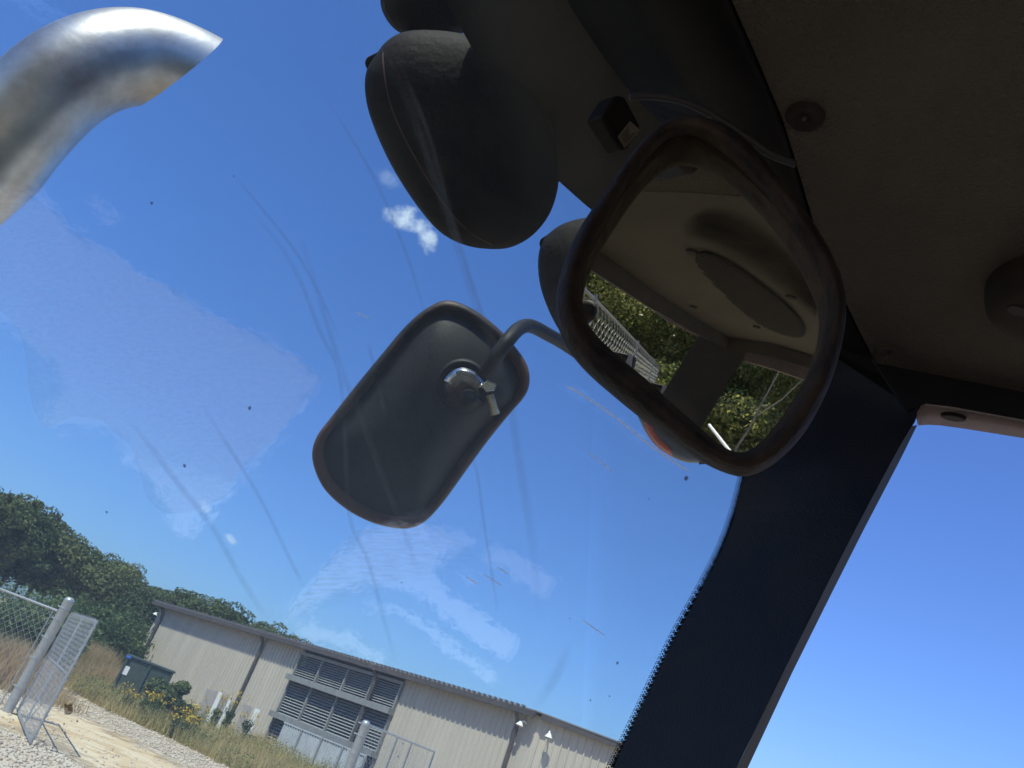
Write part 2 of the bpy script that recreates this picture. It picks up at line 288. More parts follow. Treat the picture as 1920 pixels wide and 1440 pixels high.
# ------------------------------------------------------------ mesh + object helpers
ORG = {}
def org(o): return ORG.get(o.name, Vector((0, 0, 0))) if o is not None else Vector((0, 0, 0))
class MB:
    def __init__(s): s.v = []; s.f = []; s.mi = []; s.edge = None; s.uv = None
    def add(s, vs, fs):
        b = len(s.v); s.v += [Vector(v) for v in vs]; s.f += [tuple(i+b for i in f) for f in fs]; return b
    def box(s, P, X, Y, Z):
        """box centred on P with half axes X, Y, Z"""
        P, X, Y, Z = Vector(P), Vector(X), Vector(Y), Vector(Z)
        vs = [P+X*a+Y*b+Z*c for a in (-1, 1) for b in (-1, 1) for c in (-1, 1)]
        s.add(vs, [(0, 1, 3, 2), (4, 6, 7, 5), (0, 4, 5, 1), (2, 3, 7, 6), (0, 2, 6, 4), (1, 5, 7, 3)])
    def slab(s, pts, ext):
        """a polygon and its offset by ext, closed"""
        n_ = len(pts); ext = Vector(ext); pts = [Vector(p) for p in pts]
        s.add(pts + [p+ext for p in pts], [tuple(range(n_)), tuple(range(2*n_-1, n_-1, -1))] + [(i, i+n_, (i+1) % n_+n_, (i+1) % n_) for i in range(n_)])
    def tube(s, path, r, k=8, caps=True, radii=None):
        P = [Vector(p) for p in path]; n_ = len(P); rings = []
        t0 = (P[1]-P[0]).normalized(); up = t0.orthogonal().normalized()
        for i, p in enumerate(P):
            t = (P[min(i+1, n_-1)]-P[max(i-1, 0)]).normalized()
            up = (up - t*up.dot(t)).normalized(); w = t.cross(up); rr = radii[i] if radii else r
            rings.append([p+(up*math.cos(2*math.pi*j/k)+w*math.sin(2*math.pi*j/k))*rr for j in range(k)])
        b = len(s.v)
        for rg in rings: s.v += rg
        for i in range(n_-1):
            for j in range(k):
                s.f.append((b+i*k+j, b+i*k+(j+1) % k, b+(i+1)*k+(j+1) % k, b+(i+1)*k+j))
        if caps: s.f.append(tuple(b+j for j in range(k-1, -1, -1))); s.f.append(tuple(b+(n_-1)*k+j for j in range(k)))
    def loops(s, rings, close_first=False, close_last=False):
        """skin a list of closed rings of equal length"""
        k = len(rings[0]); b = len(s.v)
        for rg in rings: s.v += [Vector(p) for p in rg]
        for i in range(len(rings)-1):
            for j in range(k): s.f.append((b+i*k+j, b+i*k+(j+1) % k, b+(i+1)*k+(j+1) % k, b+(i+1)*k+j))
        if close_first: s.f.append(tuple(b+j for j in range(k-1, -1, -1)))
        if close_last: s.f.append(tuple(b+(len(rings)-1)*k+j for j in range(k)))
    def cyl(s, P, A, r, k=20, r2=None, caps=True):
        s.tube([Vector(P), Vector(P)+Vector(A)], r, k, caps, [r, r if r2 is None else r2])
    def build(s, name, material, parent=None, smooth=False, bevel=0, origin=None):
        o_ = org(parent) if parent is not None else (Vector(origin) if origin is not None else Vector((0, 0, 0)))
        me = bpy.data.meshes.new(name); me.from_pydata([tuple(v-o_) for v in s.v], [], s.f); me.materials.append(material)
        if smooth: me.polygons.foreach_set('use_smooth', [True]*len(me.polygons))
        me.update()
        if s.edge is not None:
            a = me.attributes.new('edge', 'FLOAT', 'POINT'); a.data.foreach_set('value', s.edge)
        if s.uv is not None:
            u = me.uv_layers.new(name='UVMap')
            li = np.zeros(len(me.loops), dtype=np.int32); me.loops.foreach_get('vertex_index', li)
            u.data.foreach_set('uv', np.array(s.uv, dtype=np.float32)[li].ravel())
        o = bpy.data.objects.new(name, me); col.objects.link(o)
        ORG[o.name] = o_
        if parent is not None: o.parent = parent
        elif origin is not None: o.location = o_
        if bevel:
            b = o.modifiers.new('bevel', 'BEVEL'); b.width = bevel; b.segments = 2; b.limit_method = 'ANGLE'
        return o
def fixn(o):
    bm = bmesh.new(); bm.from_mesh(o.data); bmesh.ops.recalc_face_normals(bm, faces=bm.faces); bm.to_mesh(o.data); bm.free(); return o
def tag(o, label=None, cat=None, group=None, kind=None):
    if label: o['label'] = label
    if cat: o['category'] = cat
    if group: o['group'] = group
    if kind: o['kind'] = kind
    return o
def thing(name, loc, label, cat, group=None):
    o = bpy.data.objects.new(name, None); o.empty_display_size = 0.1; col.objects.link(o); o.location = loc; ORG[o.name] = Vector(loc)
    return tag(o, label, cat, group)
def copy_tree(o, loc=None, rot=None, scale=None, label=None):
    def rec(a, par):
        c = a.copy(); col.objects.link(c); ORG[c.name] = org(a)
        if par is not None: c.parent = par
        for ch in [x for x in a.children]: rec(ch, c)
        return c
    r = rec(o, None)
    if loc is not None: r.location = loc
    if rot is not None: r.rotation_euler = (0, 0, rot)
    if scale is not None: r.scale = scale if hasattr(scale, '__len__') else (scale,)*3
    if label: r['label'] = label
    return r
def np_mesh(name, V, F, material, parent=None, origin=(0, 0, 0)):
    me = bpy.data.meshes.new(name); k = F.shape[1]
    me.vertices.add(len(V)); me.vertices.foreach_set('co', V.astype(np.float32).ravel())
    me.loops.add(F.size); me.loops.foreach_set('vertex_index', F.astype(np.int32).ravel())
    me.polygons.add(len(F)); me.polygons.foreach_set('loop_start', np.arange(0, F.size, k, dtype=np.int32))
    me.update(calc_edges=True); me.materials.append(material)
    o = bpy.data.objects.new(name, me); col.objects.link(o); ORG[o.name] = Vector(origin)
    if parent is not None: o.parent = parent
    else: o.location = origin
    return o

# ============================================================ THE SETTING
gb = MB(); N_ = 60
gb.add([(-1500, -1500, 0), (1500, -1500, 0), (1500, 1500, 0), (-1500, 1500, 0)], [(0, 1, 2, 3)])
tag(gb.build('ground', M['gravel']), 'pale gravel yard with tan sandy patches', None, None, 'structure')

# meadow sheet from the gravel's edge back to the woods
edge_px = [(-160, 1180), (-60, 1222), (20, 1250), (70, 1268), (122, 1290), (200, 1332), (312, 1382), (435, 1442), (640, 1520), (900, 1640)]
edge = [gnd(*p) for p in edge_px]
mb = MB(); pts = [p+Vector((0, 0, .004)) for p in spline(edge, 120, False)]
pts = [p+Vector((mnoise.noise(p*1.3)*.5, mnoise.noise(p*1.3+Vector((9, 9, 9)))*.5, 0)) for p in pts]
far = [Vector((p.x*3.2-10, p.y*1.2+260, .004)) for p in pts]
k = len(pts); mb.v = pts+far; mb.f = [(i, i+1, k+i+1, k+i) for i in range(k-1)]
tag(mb.build('meadow', M['turf']), 'dry weedy ground between gravel and building', None, None, 'structure')

# sandy track crossing the gravel
def soft_poly(mbx, cx, cy, outer, inner_scale):
    pass
trk = [((-60, 1330), (-90, 1366)), ((30, 1312), (0, 1372)), ((95, 1322), (70, 1392)), ((165, 1345), (125, 1420)), ((250, 1385), (185, 1470)), ((340, 1428), (260, 1540)), ((480, 1500), (360, 1640))]
a = spline([gnd(*p[0]) for p in trk], 60, False); b = spline([gnd(*p[1]) for p in trk], 60, False)
mb = MB(); mb.edge = []
for i in range(61):
    for j in range(7):
        u = j/6; mb.v.append(a[i].lerp(b[i], u*1.3-.15)+Vector((0, 0, .008))); mb.edge.append([0, .3, .75, .9, .75, .3, 0][j])
mb.f = [(i*7+j, i*7+j+1, i*7+j+8, i*7+j+7) for i in range(60) for j in range(6)]
tag(mb.build('dirt_track', M['clay']), 'orange-tan sandy track crossing the gravel', None, None, 'structure')

mb = MB(); mb.slab([(1.6, -5.0, -.05), (17, -6.5, -.05), (17, 3.0, -.05), (1.9, 2.2, -.05)], (0, 0, .056))  # added out of view: pale slab that brightens the reflections in the windshield
tag(mb.build('bounce_slab', M['bounce_pad']), 'unseen pale slab added right of the tractor to brighten windshield reflections', None, None, 'structure')
# loose stones near the gate
def stones():
    ico = bmesh.new(); bmesh.ops.create_icosphere(ico, subdivisions=1, radius=1)
    bv = np.array([v.co[:] for v in ico.verts]); bf = np.array([[v.index for v in f.verts] for f in ico.faces]); ico.free()
    V = []; F = []; n_ = 0
    e0 = np.array([[p.x, p.y] for p in edge])
    tries = 0
    while n_ < 9000 and tries < 60000:
        tries += 1
        px, py = rng.uniform(-120, 520), rng.uniform(1262, 1520)
        g = gnd(px, py); ey = np.interp(g.x, e0[:, 0], e0[:, 1])
        if g.y > ey-.1: continue
        ty0 = np.interp(px, [-60, 30, 95, 165, 250, 340, 480], [1330, 1312, 1322, 1345, 1385, 1428, 1500])
        ty1 = np.interp(px, [-90, 0, 70, 125, 185, 260, 360], [1366, 1372, 1392, 1420, 1470, 1540, 1640])
        if ty0 < py < ty1 and rng.random() < .9: continue
        r = rng.uniform(.012, .045)
        q = bv*np.array([rng.uniform(.7, 1.3), rng.uniform(.7, 1.3), rng.uniform(.5, .9)])*r*(1+rng.uniform(-.25, .25, (len(bv), 1)))
        an = rng.uniform(0, 6.28); c, s_ = math.cos(an), math.sin(an)
        q = q @ np.array([[c, s_, 0], [-s_, c, 0], [0, 0, 1]]) + np.array([g.x, g.y, r*.3])
        V.append(q); F.append(bf+n_*len(bv)); n_ += 1
    tag(np_mesh('loose_stones', np.vstack(V), np.vstack(F), M['stone']), 'pale loose gravel stones on the yard', 'gravel', None, 'stuff')
stones()

# dry grass
def blades(name, n_, sampler, hmin, hmax, w, material, label, cat):
    V = np.zeros((n_, 3, 3)); 
    for i in range(n_):
        x, y = sampler(); h = rng.uniform(hmin, hmax)*(0.7+0.6*max(0, mnoise.noise(Vector((x*.35, y*.35, 3)))+.35))
        an = rng.uniform(0, math.pi*2); ln = rng.normal(0, .28, 2)*h
        dx, dy = math.cos(an)*w, math.sin(an)*w
        V[i, 0] = (x-dx, y-dy, 0); V[i, 1] = (x+dx, y+dy, 0); V[i, 2] = (x+ln[0], y+ln[1], h)
    F = np.arange(n_*3).reshape(n_, 3)
    return tag(np_mesh(name, V.reshape(-1, 3), F, material), label, cat, None, 'stuff')
e0 = sorted([(p.x, p.y) for p in edge]); ex = [p[0] for p in e0]; ey_ = [p[1] for p in e0]
def samp_grass():
    while True:
        px = rng.uniform(-200, 760); u = rng.random()
        g0 = np.interp(px, [-160, -60, 20, 122, 200, 312, 435, 640, 900], [1180, 1222, 1250, 1290, 1332, 1382, 1442, 1520, 1640])
        hy = 1116+.383*px
        d0 = 1752*2/((g0-hy)*.934); d = d0+(rng.random()**1.5)*(62-d0)+.05
        y = hy+1752*2/d/.934
        g = gnd(px, y)
        if (g - B0_).dot(FN_) > .2 or g.x < B0_.x-1.5: return g.x+rng.normal(0, .12), g.y+rng.normal(0, .12)

# ============================================================ BUILDING
EAVE = 5.0
B0_ = on(303, 1131, Vector((0, 0, EAVE)), Vector((0, 0, 1))); B1_ = on(1016, 1337, Vector((0, 0, EAVE)), Vector((0, 0, 1)))
B0_.z = B1_.z = 0
FX_ = (B1_-B0_).normalized(); FN_ = Vector((FX_.y, -FX_.x, 0)); FN_ = FN_ if FN_.dot(-B0_) > 0 else -FN_
BL = (B1_-B0_).length
def fs(x, y):
    p = on(x, y, B0_, FN_); return (p-B0_).dot(FX_), p.z
def fp(s_, z, o_=0.0): return B0_+FX_*s_+FN_*o_+Vector((0, 0, z))
grass = blades('dry_grass', 34000, samp_grass, .30, .72, .012, M['grass'], 'tall dry grass and weeds in front of the metal building', 'grass')

def weeds(n_=26000):
    V = np.zeros((n_, 4, 3)); i = 0
    while i < n_:
        x, y = samp_grass()
        c = mnoise.noise(Vector((x*.45, y*.45, 11)))
        if c < .02: continue
        for _ in range(14):
            if i >= n_: break
            px_, py_ = x+rng.normal(0, .16), y+rng.normal(0, .16); h = rng.uniform(.05, .42+c*.9); s_ = rng.uniform(.02, .05)
            a_, b_ = rng.normal(size=3), rng.normal(size=3); a_ /= np.linalg.norm(a_); b_ = np.cross(a_, b_); b_ /= np.linalg.norm(b_)
            p = np.array([px_, py_, h]); V[i] = [p-a_*s_, p-b_*s_*.5, p+a_*s_, p+b_*s_*.5]; i += 1
    tag(np_mesh('weeds', V.reshape(-1, 3), np.arange(n_*4).reshape(-1, 4), M['weedleaf']), 'leafy green and yellowish weeds mixed through the dry grass', 'weeds', None, 'stuff')
weeds()
bld = thing('warehouse', B0_, 'long tan ribbed metal warehouse with dark eave and louvred bay', 'building')
Z = Vector((0, 0, 1))
def ribbed(mb, P, X, N, length, height, pitch=.305, rib=.045, z0=0.0):
    """siding with trapezoid ribs running up it"""
    n_ = int(length/pitch); prof = []
    for i in range(n_+1):
        s_ = i*pitch
        for ds, h in ((0, 0), (.36, 0), (.44, rib), (.60, rib), (.68, 0)):
            q = s_+ds*pitch
            if q <= length: prof.append((q, h))
    prof.append((length, 0))
    b = len(mb.v)
    for s_, h in prof:
        mb.v.append(P+X*s_+N*h+Z*z0); mb.v.append(P+X*s_+N*h+Z*(z0+height))
    for i in range(len(prof)-1): mb.f.append((b+2*i, b+2*i+2, b+2*i+3, b+2*i+1))
s_l0 = fs(570, 1226)[0]; s_l1 = fs(761, 1274)[0]
z_top = fs(570, 1230)[1]; z_mid = fs(549, 1272)[1]; z_low = fs(517, 1340)[1]
WT = EAVE-.12
mb = MB()
ribbed(mb, B0_+FX_*.2, FX_, FN_, s_l0-.2, WT)
ribbed(mb, B0_+FX_*s_l1, FX_, FN_, BL-s_l1, WT)
mb.slab([fp(s_l0, 0, -.5), fp(s_l1, 0, -.5), fp(s_l1, WT, -.5), fp(s_l0, WT, -.5)], -FN_*.1)
# second face beyond the corner, and the far sides
P2 = on(1162, 1392, Vector((0, 0, EAVE)), Z); P2.z = 0
X2 = (P2-B1_).normalized(); N2 = Vector((X2.y, -X2.x, 0)); N2 = N2 if N2.dot(-B1_) > 0 else -N2
L2 = (P2-B1_).length+9
ribbed(mb, B1_+FX_*.0, X2, N2, L2, WT)
E2 = B1_+X2*L2; BK = 22
mb.slab([fp(.2, 0), fp(.2, 0, -BK), fp(.2, WT, -BK), fp(.2, WT)], FX_*.05)
mb.slab([E2, E2+FN_*-BK, E2+FN_*-BK+Z*WT, E2+Z*WT], -X2*.05)
mb.slab([fp(.2, 0, -BK), E2-FN_*BK, E2-FN_*BK+Z*WT, fp(.2, WT, -BK)], FN_*.05)
fixn(mb.build('wall', M['wall'], bld))
# roof: low pitch, overhanging dark eave with fascia and gutter
rf = MB(); rise = 1.1
ov = .42
for i in range(int(BL/.305)): rf.box(fp(i*.305, EAVE+.02, ov+.06), FX_*.04, FN_*.10, Z*.035)
rf.slab([fp(-.15, EAVE-.05, ov), fp(BL+.05, EAVE-.05, ov), E2+N2*ov+Z*(EAVE-.05), E2-FN_*BK+Z*(EAVE+rise), fp(-.15, EAVE+rise, -BK)], Z*.05)
roof = rf.build('roof', M['roofpan'], bld)
g_ = MB()
g_.box(fp(BL/2, EAVE-.17, ov+.06), FX_*(BL/2+.1), FN_*.07, Z*.10)
g_.box(fp(BL/2, EAVE-.12, ov/2), FX_*(BL/2), FN_*(ov/2), Z*.02)

m2_ = (B1_+E2)/2
g_.box(m2_+N2*(ov*.5+.06)+Z*(EAVE-.15), X2*(L2/2), N2*.06, Z*.10)
g_.box(m2_+N2*(ov*.25)+Z*(EAVE-.10), X2*(L2/2), N2*(ov*.25), Z*.02)
gut = g_.build('gutter', M['roofm'], bld)
for i, (tx, ty) in enumerate(((312, 1147), (500, 1202), (716, 1267), (980, 1340))):
    s_ = fs(tx, ty)[0]; d_ = MB()
    path = [fp(s_, EAVE-.25, ov), fp(s_, EAVE-.5, .22), fp(s_, EAVE-.7, .14), fp(s_, .3, .14), fp(s_, .1, .3)]
    off = .42 if 2 == i else 0
    path = [p+FN_*off*.4 for p in path]
    d_.tube(path, .10, 4); d_.build('downspout', M['roofm'], bld)
# louvred bay
cols_s = [fs(570, 1226)[0], fs(611, 1238)[0], fs(660, 1252)[0], fs(708, 1266)[0], fs(761, 1276)[0]]
rows = [(z_mid, z_top+.05, 10), (z_low, z_mid-.12, 12), (.1, z_low-.12, 7)]
for (za, zb, ns) in rows:
    for c in range(4):
        lo = MB(); sa, sb = cols_s[c]+.05, cols_s[c+1]-.05
        for i in range(ns):
            z = za+.12+(zb-za-.15)*i/ns; h = (zb-za)/ns
            a_ = fp((sa+sb)/2, z+h*.3, .02)
            lo.box(a_, FX_*((sb-sa)/2), (FN_*.34-Z*.22)*h, (Z*.03+FN_*.03)*h)
        o = lo.build('louvre_bank', M['louver'], bld)
fr = MB()
for c, s_ in enumerate(cols_s): fr.box(fp(s_, (z_top+.0)/2, .10), FX_*.05, FN_*.07, Z*(z_top/2+.02))
fr.box(fp((s_l0+s_l1)/2, z_mid, .22), FX_*((s_l1-s_l0)/2+.12), FN_*.20, Z*.13)
fr.box(fp((s_l0+s_l1)/2, z_low, .24), FX_*((s_l1-s_l0)/2+.12), FN_*.22, Z*.13)
fr.box(fp((s_l0+s_l1)/2, z_top+.10, .10), FX_*((s_l1-s_l0)/2+.1), FN_*.06, Z*.07)
fr.build('louvre_frame', M['louvreframe'], bld)
dk = MB(); dk.slab([fp(s_l0, 0, -.35), fp(s_l1, 0, -.35), fp(s_l1, WT, -.35), fp(s_l0, WT, -.35)], FN_*.02); dk.build('louvre_backing', M['dark'], bld)
# wall lamps (goosenecks)
for (lx, ly, sc) in ((302, 1155, .8), (987, 1362, 1), ):
    s_, z = fs(lx, ly); wl = MB()
    wl.tube([fp(s_, z+.1, .05), fp(s_, z+.14, .25), fp(s_, z+.05, .4)], .035, 6)
    wl.cyl(fp(s_, z+.08, .4), -Z*.16+FN_*.02, .05, 10, .16); wl.build('wall_lamp', M['white'], bld)
p_ = on(1027, 1379, B1_, N2); wl = MB()
wl.tube([p_+N2*.05+Z*.1, p_+N2*.25+Z*.14, p_+N2*.4+Z*.05], .035, 6); wl.cyl(p_+N2*.4+Z*.08, -Z*.16, .05, 10, .16); wl.build('wall_lamp', M['white'], bld)

# grey panel wall in front of the lowest louvres
pw = thing('panel_fence', fp(s_l0, 0, 1.6), 'low fence of grey panels standing in front of the louvred bay', 'fence')
q0, q1 = on(532, 1357, fp(0, 0, 1.6), FN_), on(655, 1404, fp(0, 0, 1.6), FN_)
sa, sb = (q0-B0_).dot(FX_), (q1-B0_).dot(FX_)+1.2; hz = (q0.z+q1.z)/2
for i in range(4):
    a_, b_ = sa+(sb-sa)*i/4+.03, sa+(sb-sa)*(i+1)/4-.03
    w_ = MB(); ribbed(w_, B0_+FX_*a_+FN_*1.6, FX_, FN_, b_-a_, hz, .2, .03); w_.box(fp((a_+b_)/2, hz+.03, 1.6), FX_*((b_-a_)/2), FN_*.04, Z*.03)
    w_.build('panel', M['block'], pw)
    w_ = MB(); w_.box(fp(b_+.03, hz/2, 1.64), FX_*.04, FN_*.05, Z*hz/2); w_.build('post', M['galv'], pw)

# ------------------------------------------------------------ green container
def local_frame(P, yaw):
    X = Vector((math.cos(yaw), math.sin(yaw), 0)); return X, Vector((-X.y, X.x, 0))
cp = at(272, 1262, 1); cdir = (cp-CC); cdir.z = 0; cdir.normalize()
cpos = CC+cdir*38; cpos.z = 0
X = FX_; Y = -FN_
tl = CC+ray(238, 1233)/ (ray(238, 1233).dot(cdir))*38
tr = CC+ray(328, 1258)/ (ray(328, 1258).dot(cdir))*38
cx0 = tl.copy(); cw = (tr-tl); cw.z = 0; CX = cw.normalized(); CY = Vector((-CX.y, CX.x, 0)); cwid = cw.length; ch = (tl.z+tr.z)/2
cb = Vector((tl.x, tl.y, 0))
con = thing('steel_container', cb+CX*cwid/2, 'dark green steel container with a white sticker, standing left of the round bush', 'container')
mb = MB(); mb.box(cb+CX*cwid/2+CY*.8+Z*(ch/2), CX*cwid/2, CY*.8, Z*(ch/2-.02)); mb.build('body', M['dumpgreen'], con, bevel=.03)
mb = MB(); mb.box(cb+CX*cwid/2+CY*.8+Z*(ch+.02), CX*(cwid/2+.05), CY*.86, Z*.045); mb.build('lid', M['dumpgreen'], con, bevel=.015)
for u in (.02, .5, .98):
    mb = MB(); mb.box(cb+CX*cwid*u-CY*.03+Z*(ch/2), CX*.04, CY*.04, Z*(ch/2-.06)); mb.build('rib', M['dumpgreen'], con)
mb = MB(); mb.box(cb+CX*cwid*.10-CY*.015+Z*(ch-.52), CX*.10, CY*.01, Z*.16); mb.build('sticker', M['white'], con)
mb = MB(); mb.box(cb+CX*.05-CY*.08+Z*(ch-.03), CX*.09, CY*.01, Z*.05); mb.build('sticker', M['blue'], con)

# ------------------------------------------------------------ boards leaning by the wall
def boards(quads, d, name, material, label):
    dv = ray(430, 1330); dv.z = 0; dv.normalize()
    for q in quads:
        P = [CC+ray(*p)/ray(*p).dot(dv)*d for p in q]
        lo = min(p.z for p in P); w0 = P[3].copy(); w1 = P[2].copy(); w0.z = w1.z = 0
        mb = MB(); mb.slab([P[0], P[1], w1+(P[1]-P[2])*0, w0], dv*.05)
        o = mb.build(name, material, None, origin=(w0+w1)/2); tag(o, label[quads.index(q)], 'board', 'boards standing before the warehouse')
boards([[(388, 1291), (409, 1297), (395, 1336), (375, 1330)], [(418, 1299), (432, 1303), (418, 1340), (404, 1334)], [(458, 1320), (474, 1326), (461, 1360), (447, 1353)]],
       43, 'leaning_board', M['board'], ['grey board nearest the green bush, leftmost of the standing boards', 'narrow grey board between the two clumps of yellow flowers', 'grey board beside the brightest white board'])
boards([[(411, 1297), (418, 1299), (405, 1328), (397, 1325)], [(429, 1311), (435, 1314), (424, 1340), (416, 1338)], [(479, 1328), (488, 1331), (474, 1366), (464, 1361)]],
       42.5, 'leaning_board', M['white'], ['thin white board edge between two grey boards', 'short white board behind the yellow flowers', 'bright white board, rightmost of the standing boards'])

# ============================================================ FENCES AND GATES
def chain(mb, A, B, h0, h1, pitch=.085, r=.0026, hB0=None, hB1=None):
    """woven diamonds between posts A and B (ground points), from h0 to h1"""
    A, B = Vector(A), Vector(B); L_ = (B-A).length; X = (B-A)/L_; n_ = int(L_/pitch); Nn = Vector((X.y, -X.x, 0))
    rows_ = max(2, int((h1-h0)/(pitch*.95)))
    for i in range(n_+1):
        for ph in (0,):
            path = []
            for k_ in range(rows_+1):
                s_ = i*pitch + (pitch if (k_+i) % 2 else 0)
                s_ = min(max(s_, 0), L_)
                path.append(A+X*s_+Z*(h0+(h1-h0)*k_/rows_)+Nn*(.004 if k_ % 2 else -.004))
            b = len(mb.v)
            for j, p in enumerate(path):
                mb.v += [p+X*r, p-X*r*.5+Nn*r*.87, p-X*r*.5-Nn*r*.87]
            for j in range(rows_):
                for q in range(3): mb.f.append((b+j*3+q, b+j*3+(q+1) % 3, b+j*3+3+(q+1) % 3, b+j*3+3+q))
def barbs(mb, A, B, h, step=.085, r=.002):
    A, B = Vector(A), Vector(B); L_ = (B-A).length; X = (B-A)/L_
    for i in range(int(L_/step)): mb.tube([A+X*i*step+Z*h, A+X*(i*step+.02)+Z*(h+.05)], r, 3)
post = gnd(12, 1336); PH = 2.45
dl = Vector((-9.5, 1.6, 0))                                  # fence runs off to the left
fl = at(-60, 1088, 1); 
fence_end = post + Vector((-9, 3.5, 0))
# choose the fence line so its rail passes the photographed rail
rl = on(0, 1103, Vector((0, 0, 2.12)), Z) if ray(0, 1103).z > 0 else None
fn = thing('chain_link_fence', post+Vector((-.2, 0, 0)), 'chain-link fence with top rail running left from the thick gate post', 'fence')
ra = at(104, 1131, 1); RZ = 2.17
kk = (RZ-2.0)/ray(104, 1131).z if abs(ray(104, 1131).z) > 1e-4 else 20
A_ = post+Vector((-.12, .02, 0)); dirf = Vector((-.965, .26, 0)).normalized(); Bf = A_+dirf*8
mb = MB(); mb.tube([A_+Z*2.12, Bf+Z*2.12], .026, 8); mb.build('top_rail', M['galv'], fn)
mb = MB(); chain(mb, A_, Bf, .03, 2.12, .085, .0036); barbs(mb, A_, Bf, 2.12); mb.build('wire_mesh', M['wire'], fn)
mb = MB(); mb.tube([A_+dirf*.10+Z*0, A_+dirf*.10+Z*2.1], .012, 6); mb.build('tension_bar', M['galv'], fn)
for s_ in (3.2, 6.4):
    mb = MB(); mb.tube([A_+dirf*s_, A_+dirf*s_+Z*2.2], .035, 10); mb.build('post', M['galv'], fn)

def gate_post(P, label, h=PH, r=.105):
    g = thing('gate_post', P, label, 'post', 'gate posts')
    mb = MB(); prof = [(r, 0), (r, h-.10), (r*1.04, h-.09), (r*1.04, h-.06), (r*.95, h-.03), (r*.7, h), (r*.3, h+.015)]
    mb.loops([[P+Vector((math.cos(t)*rr, math.sin(t)*rr, z)) for t in np.linspace(0, 2*math.pi, 24, endpoint=False)] for rr, z in prof], False, True)
    mb.build('pole', M['galv'], g, smooth=True)
    for z in (.5, 1.1, 1.55, 1.95, 2.2):
        if z < h-.1:
            mb = MB(); mb.loops([[P+Vector((math.cos(t)*rr, math.sin(t)*rr, zz)) for t in np.linspace(0, 2*math.pi, 24, endpoint=False)] for rr, zz in ((r, z), (r+.012, z), (r+.012, z+.035), (r, z+.035))])
            mb.tube([P+dirf*(r)+Z*(z+.017), P+dirf*(r+.08)+Z*(z+.017)], .012, 6)
            mb.build('band', M['galv'], g)
    return g
gate_post(post, 'thick galvanised gate post, lower left beside the open gate leaf')
# open gate leaf swung towards the viewer
GI, GO = gnd(30, 1338), gnd(54, 1400); GH = 2.17
def gate_leaf(GI, GO, GH, label, mids=1, brace=True, base=.06, pitch=.085, verts=(.5,)):
    g = thing('gate_leaf', GI, label, 'gate', 'chain-link gate leaves')
    X = (GO-GI).normalized(); Lg = (GO-GI).length
    mb = MB()
    for s_ in (0, Lg): mb.tube([GI+X*s_+Z*base, GI+X*s_+Z*GH], .024, 8)
    for z in (base, GH): mb.tube([GI+Z*z, GO+Z*z], .024, 8)
    mb.build('frame', M['galv'], g)
    for v_ in verts:
        mb = MB(); mb.tube([GI+X*Lg*v_+Z*base, GI+X*Lg*v_+Z*GH], .020, 8); mb.build('upright', M['galv'], g)
    mb = MB(); mb.tube([GI+Z*(GH*.56), GO+Z*(GH*.56)], .020, 8); mb.build('middle_rail', M['galv'], g)
    if brace:
        for a_, b_ in ((0, .5), (.5, 1)):
            mb = MB(); mb.tube([GI+X*Lg*a_+Z*base, GI+X*Lg*b_+Z*(GH*.56)], .010, 6); mb.build('brace', M['galv'], g)
    mb = MB(); Nn = Vector((X.y, -X.x, 0))*.03
    chain(mb, GI+Nn, GO+Nn, base, GH, pitch, .0036); barbs(mb, GI+Nn, GO+Nn, GH); mb.build('wire_mesh', M['wire'], g)
    for z in (.35, GH-.3):
        mb = MB(); mb.box(GI-X*.06+Z*z, X*.07, Nn*.8, Z*.03); mb.build('hinge', M['galv'], g)
    for v_ in (0, .5, 1):
        for z in np.linspace(.2, GH-.1, 7):
            mb = MB(); mb.cyl(GI+X*Lg*v_+Z*z-Nn, Nn*1.6, .024, 8); mb.build('tie_clip', M['steel'], g)
    return g
gate_leaf(GI, GO, GH, 'open chain-link gate leaf swung towards the viewer, beside the thick left post')
# second post and leaf in front of the louvres
d2 = ray(688, 1352); d2.z = 0; d2.normalize(); p2 = CC+ray(688, 1352)/ray(688, 1352).dot(d2)*22; p2h = p2.z; p2.z = 0
gate_post(p2, 'thinner galvanised gate post standing in front of the louvres, bottom centre', p2h, .105)
e_ = CC+ray(815, 1410)/ray(815, 1410).dot(d2)*25.5; e_.z = 0
gh2 = (CC+ray(815, 1410)/ray(815, 1410).dot(d2)*25.5).z
X2g = (e_-p2).normalized()
gate_leaf(p2+X2g*.2, e_, gh2, 'chain-link gate leaf beyond the post at the bottom centre, before the tan wall', brace=False, verts=(.4, .62))

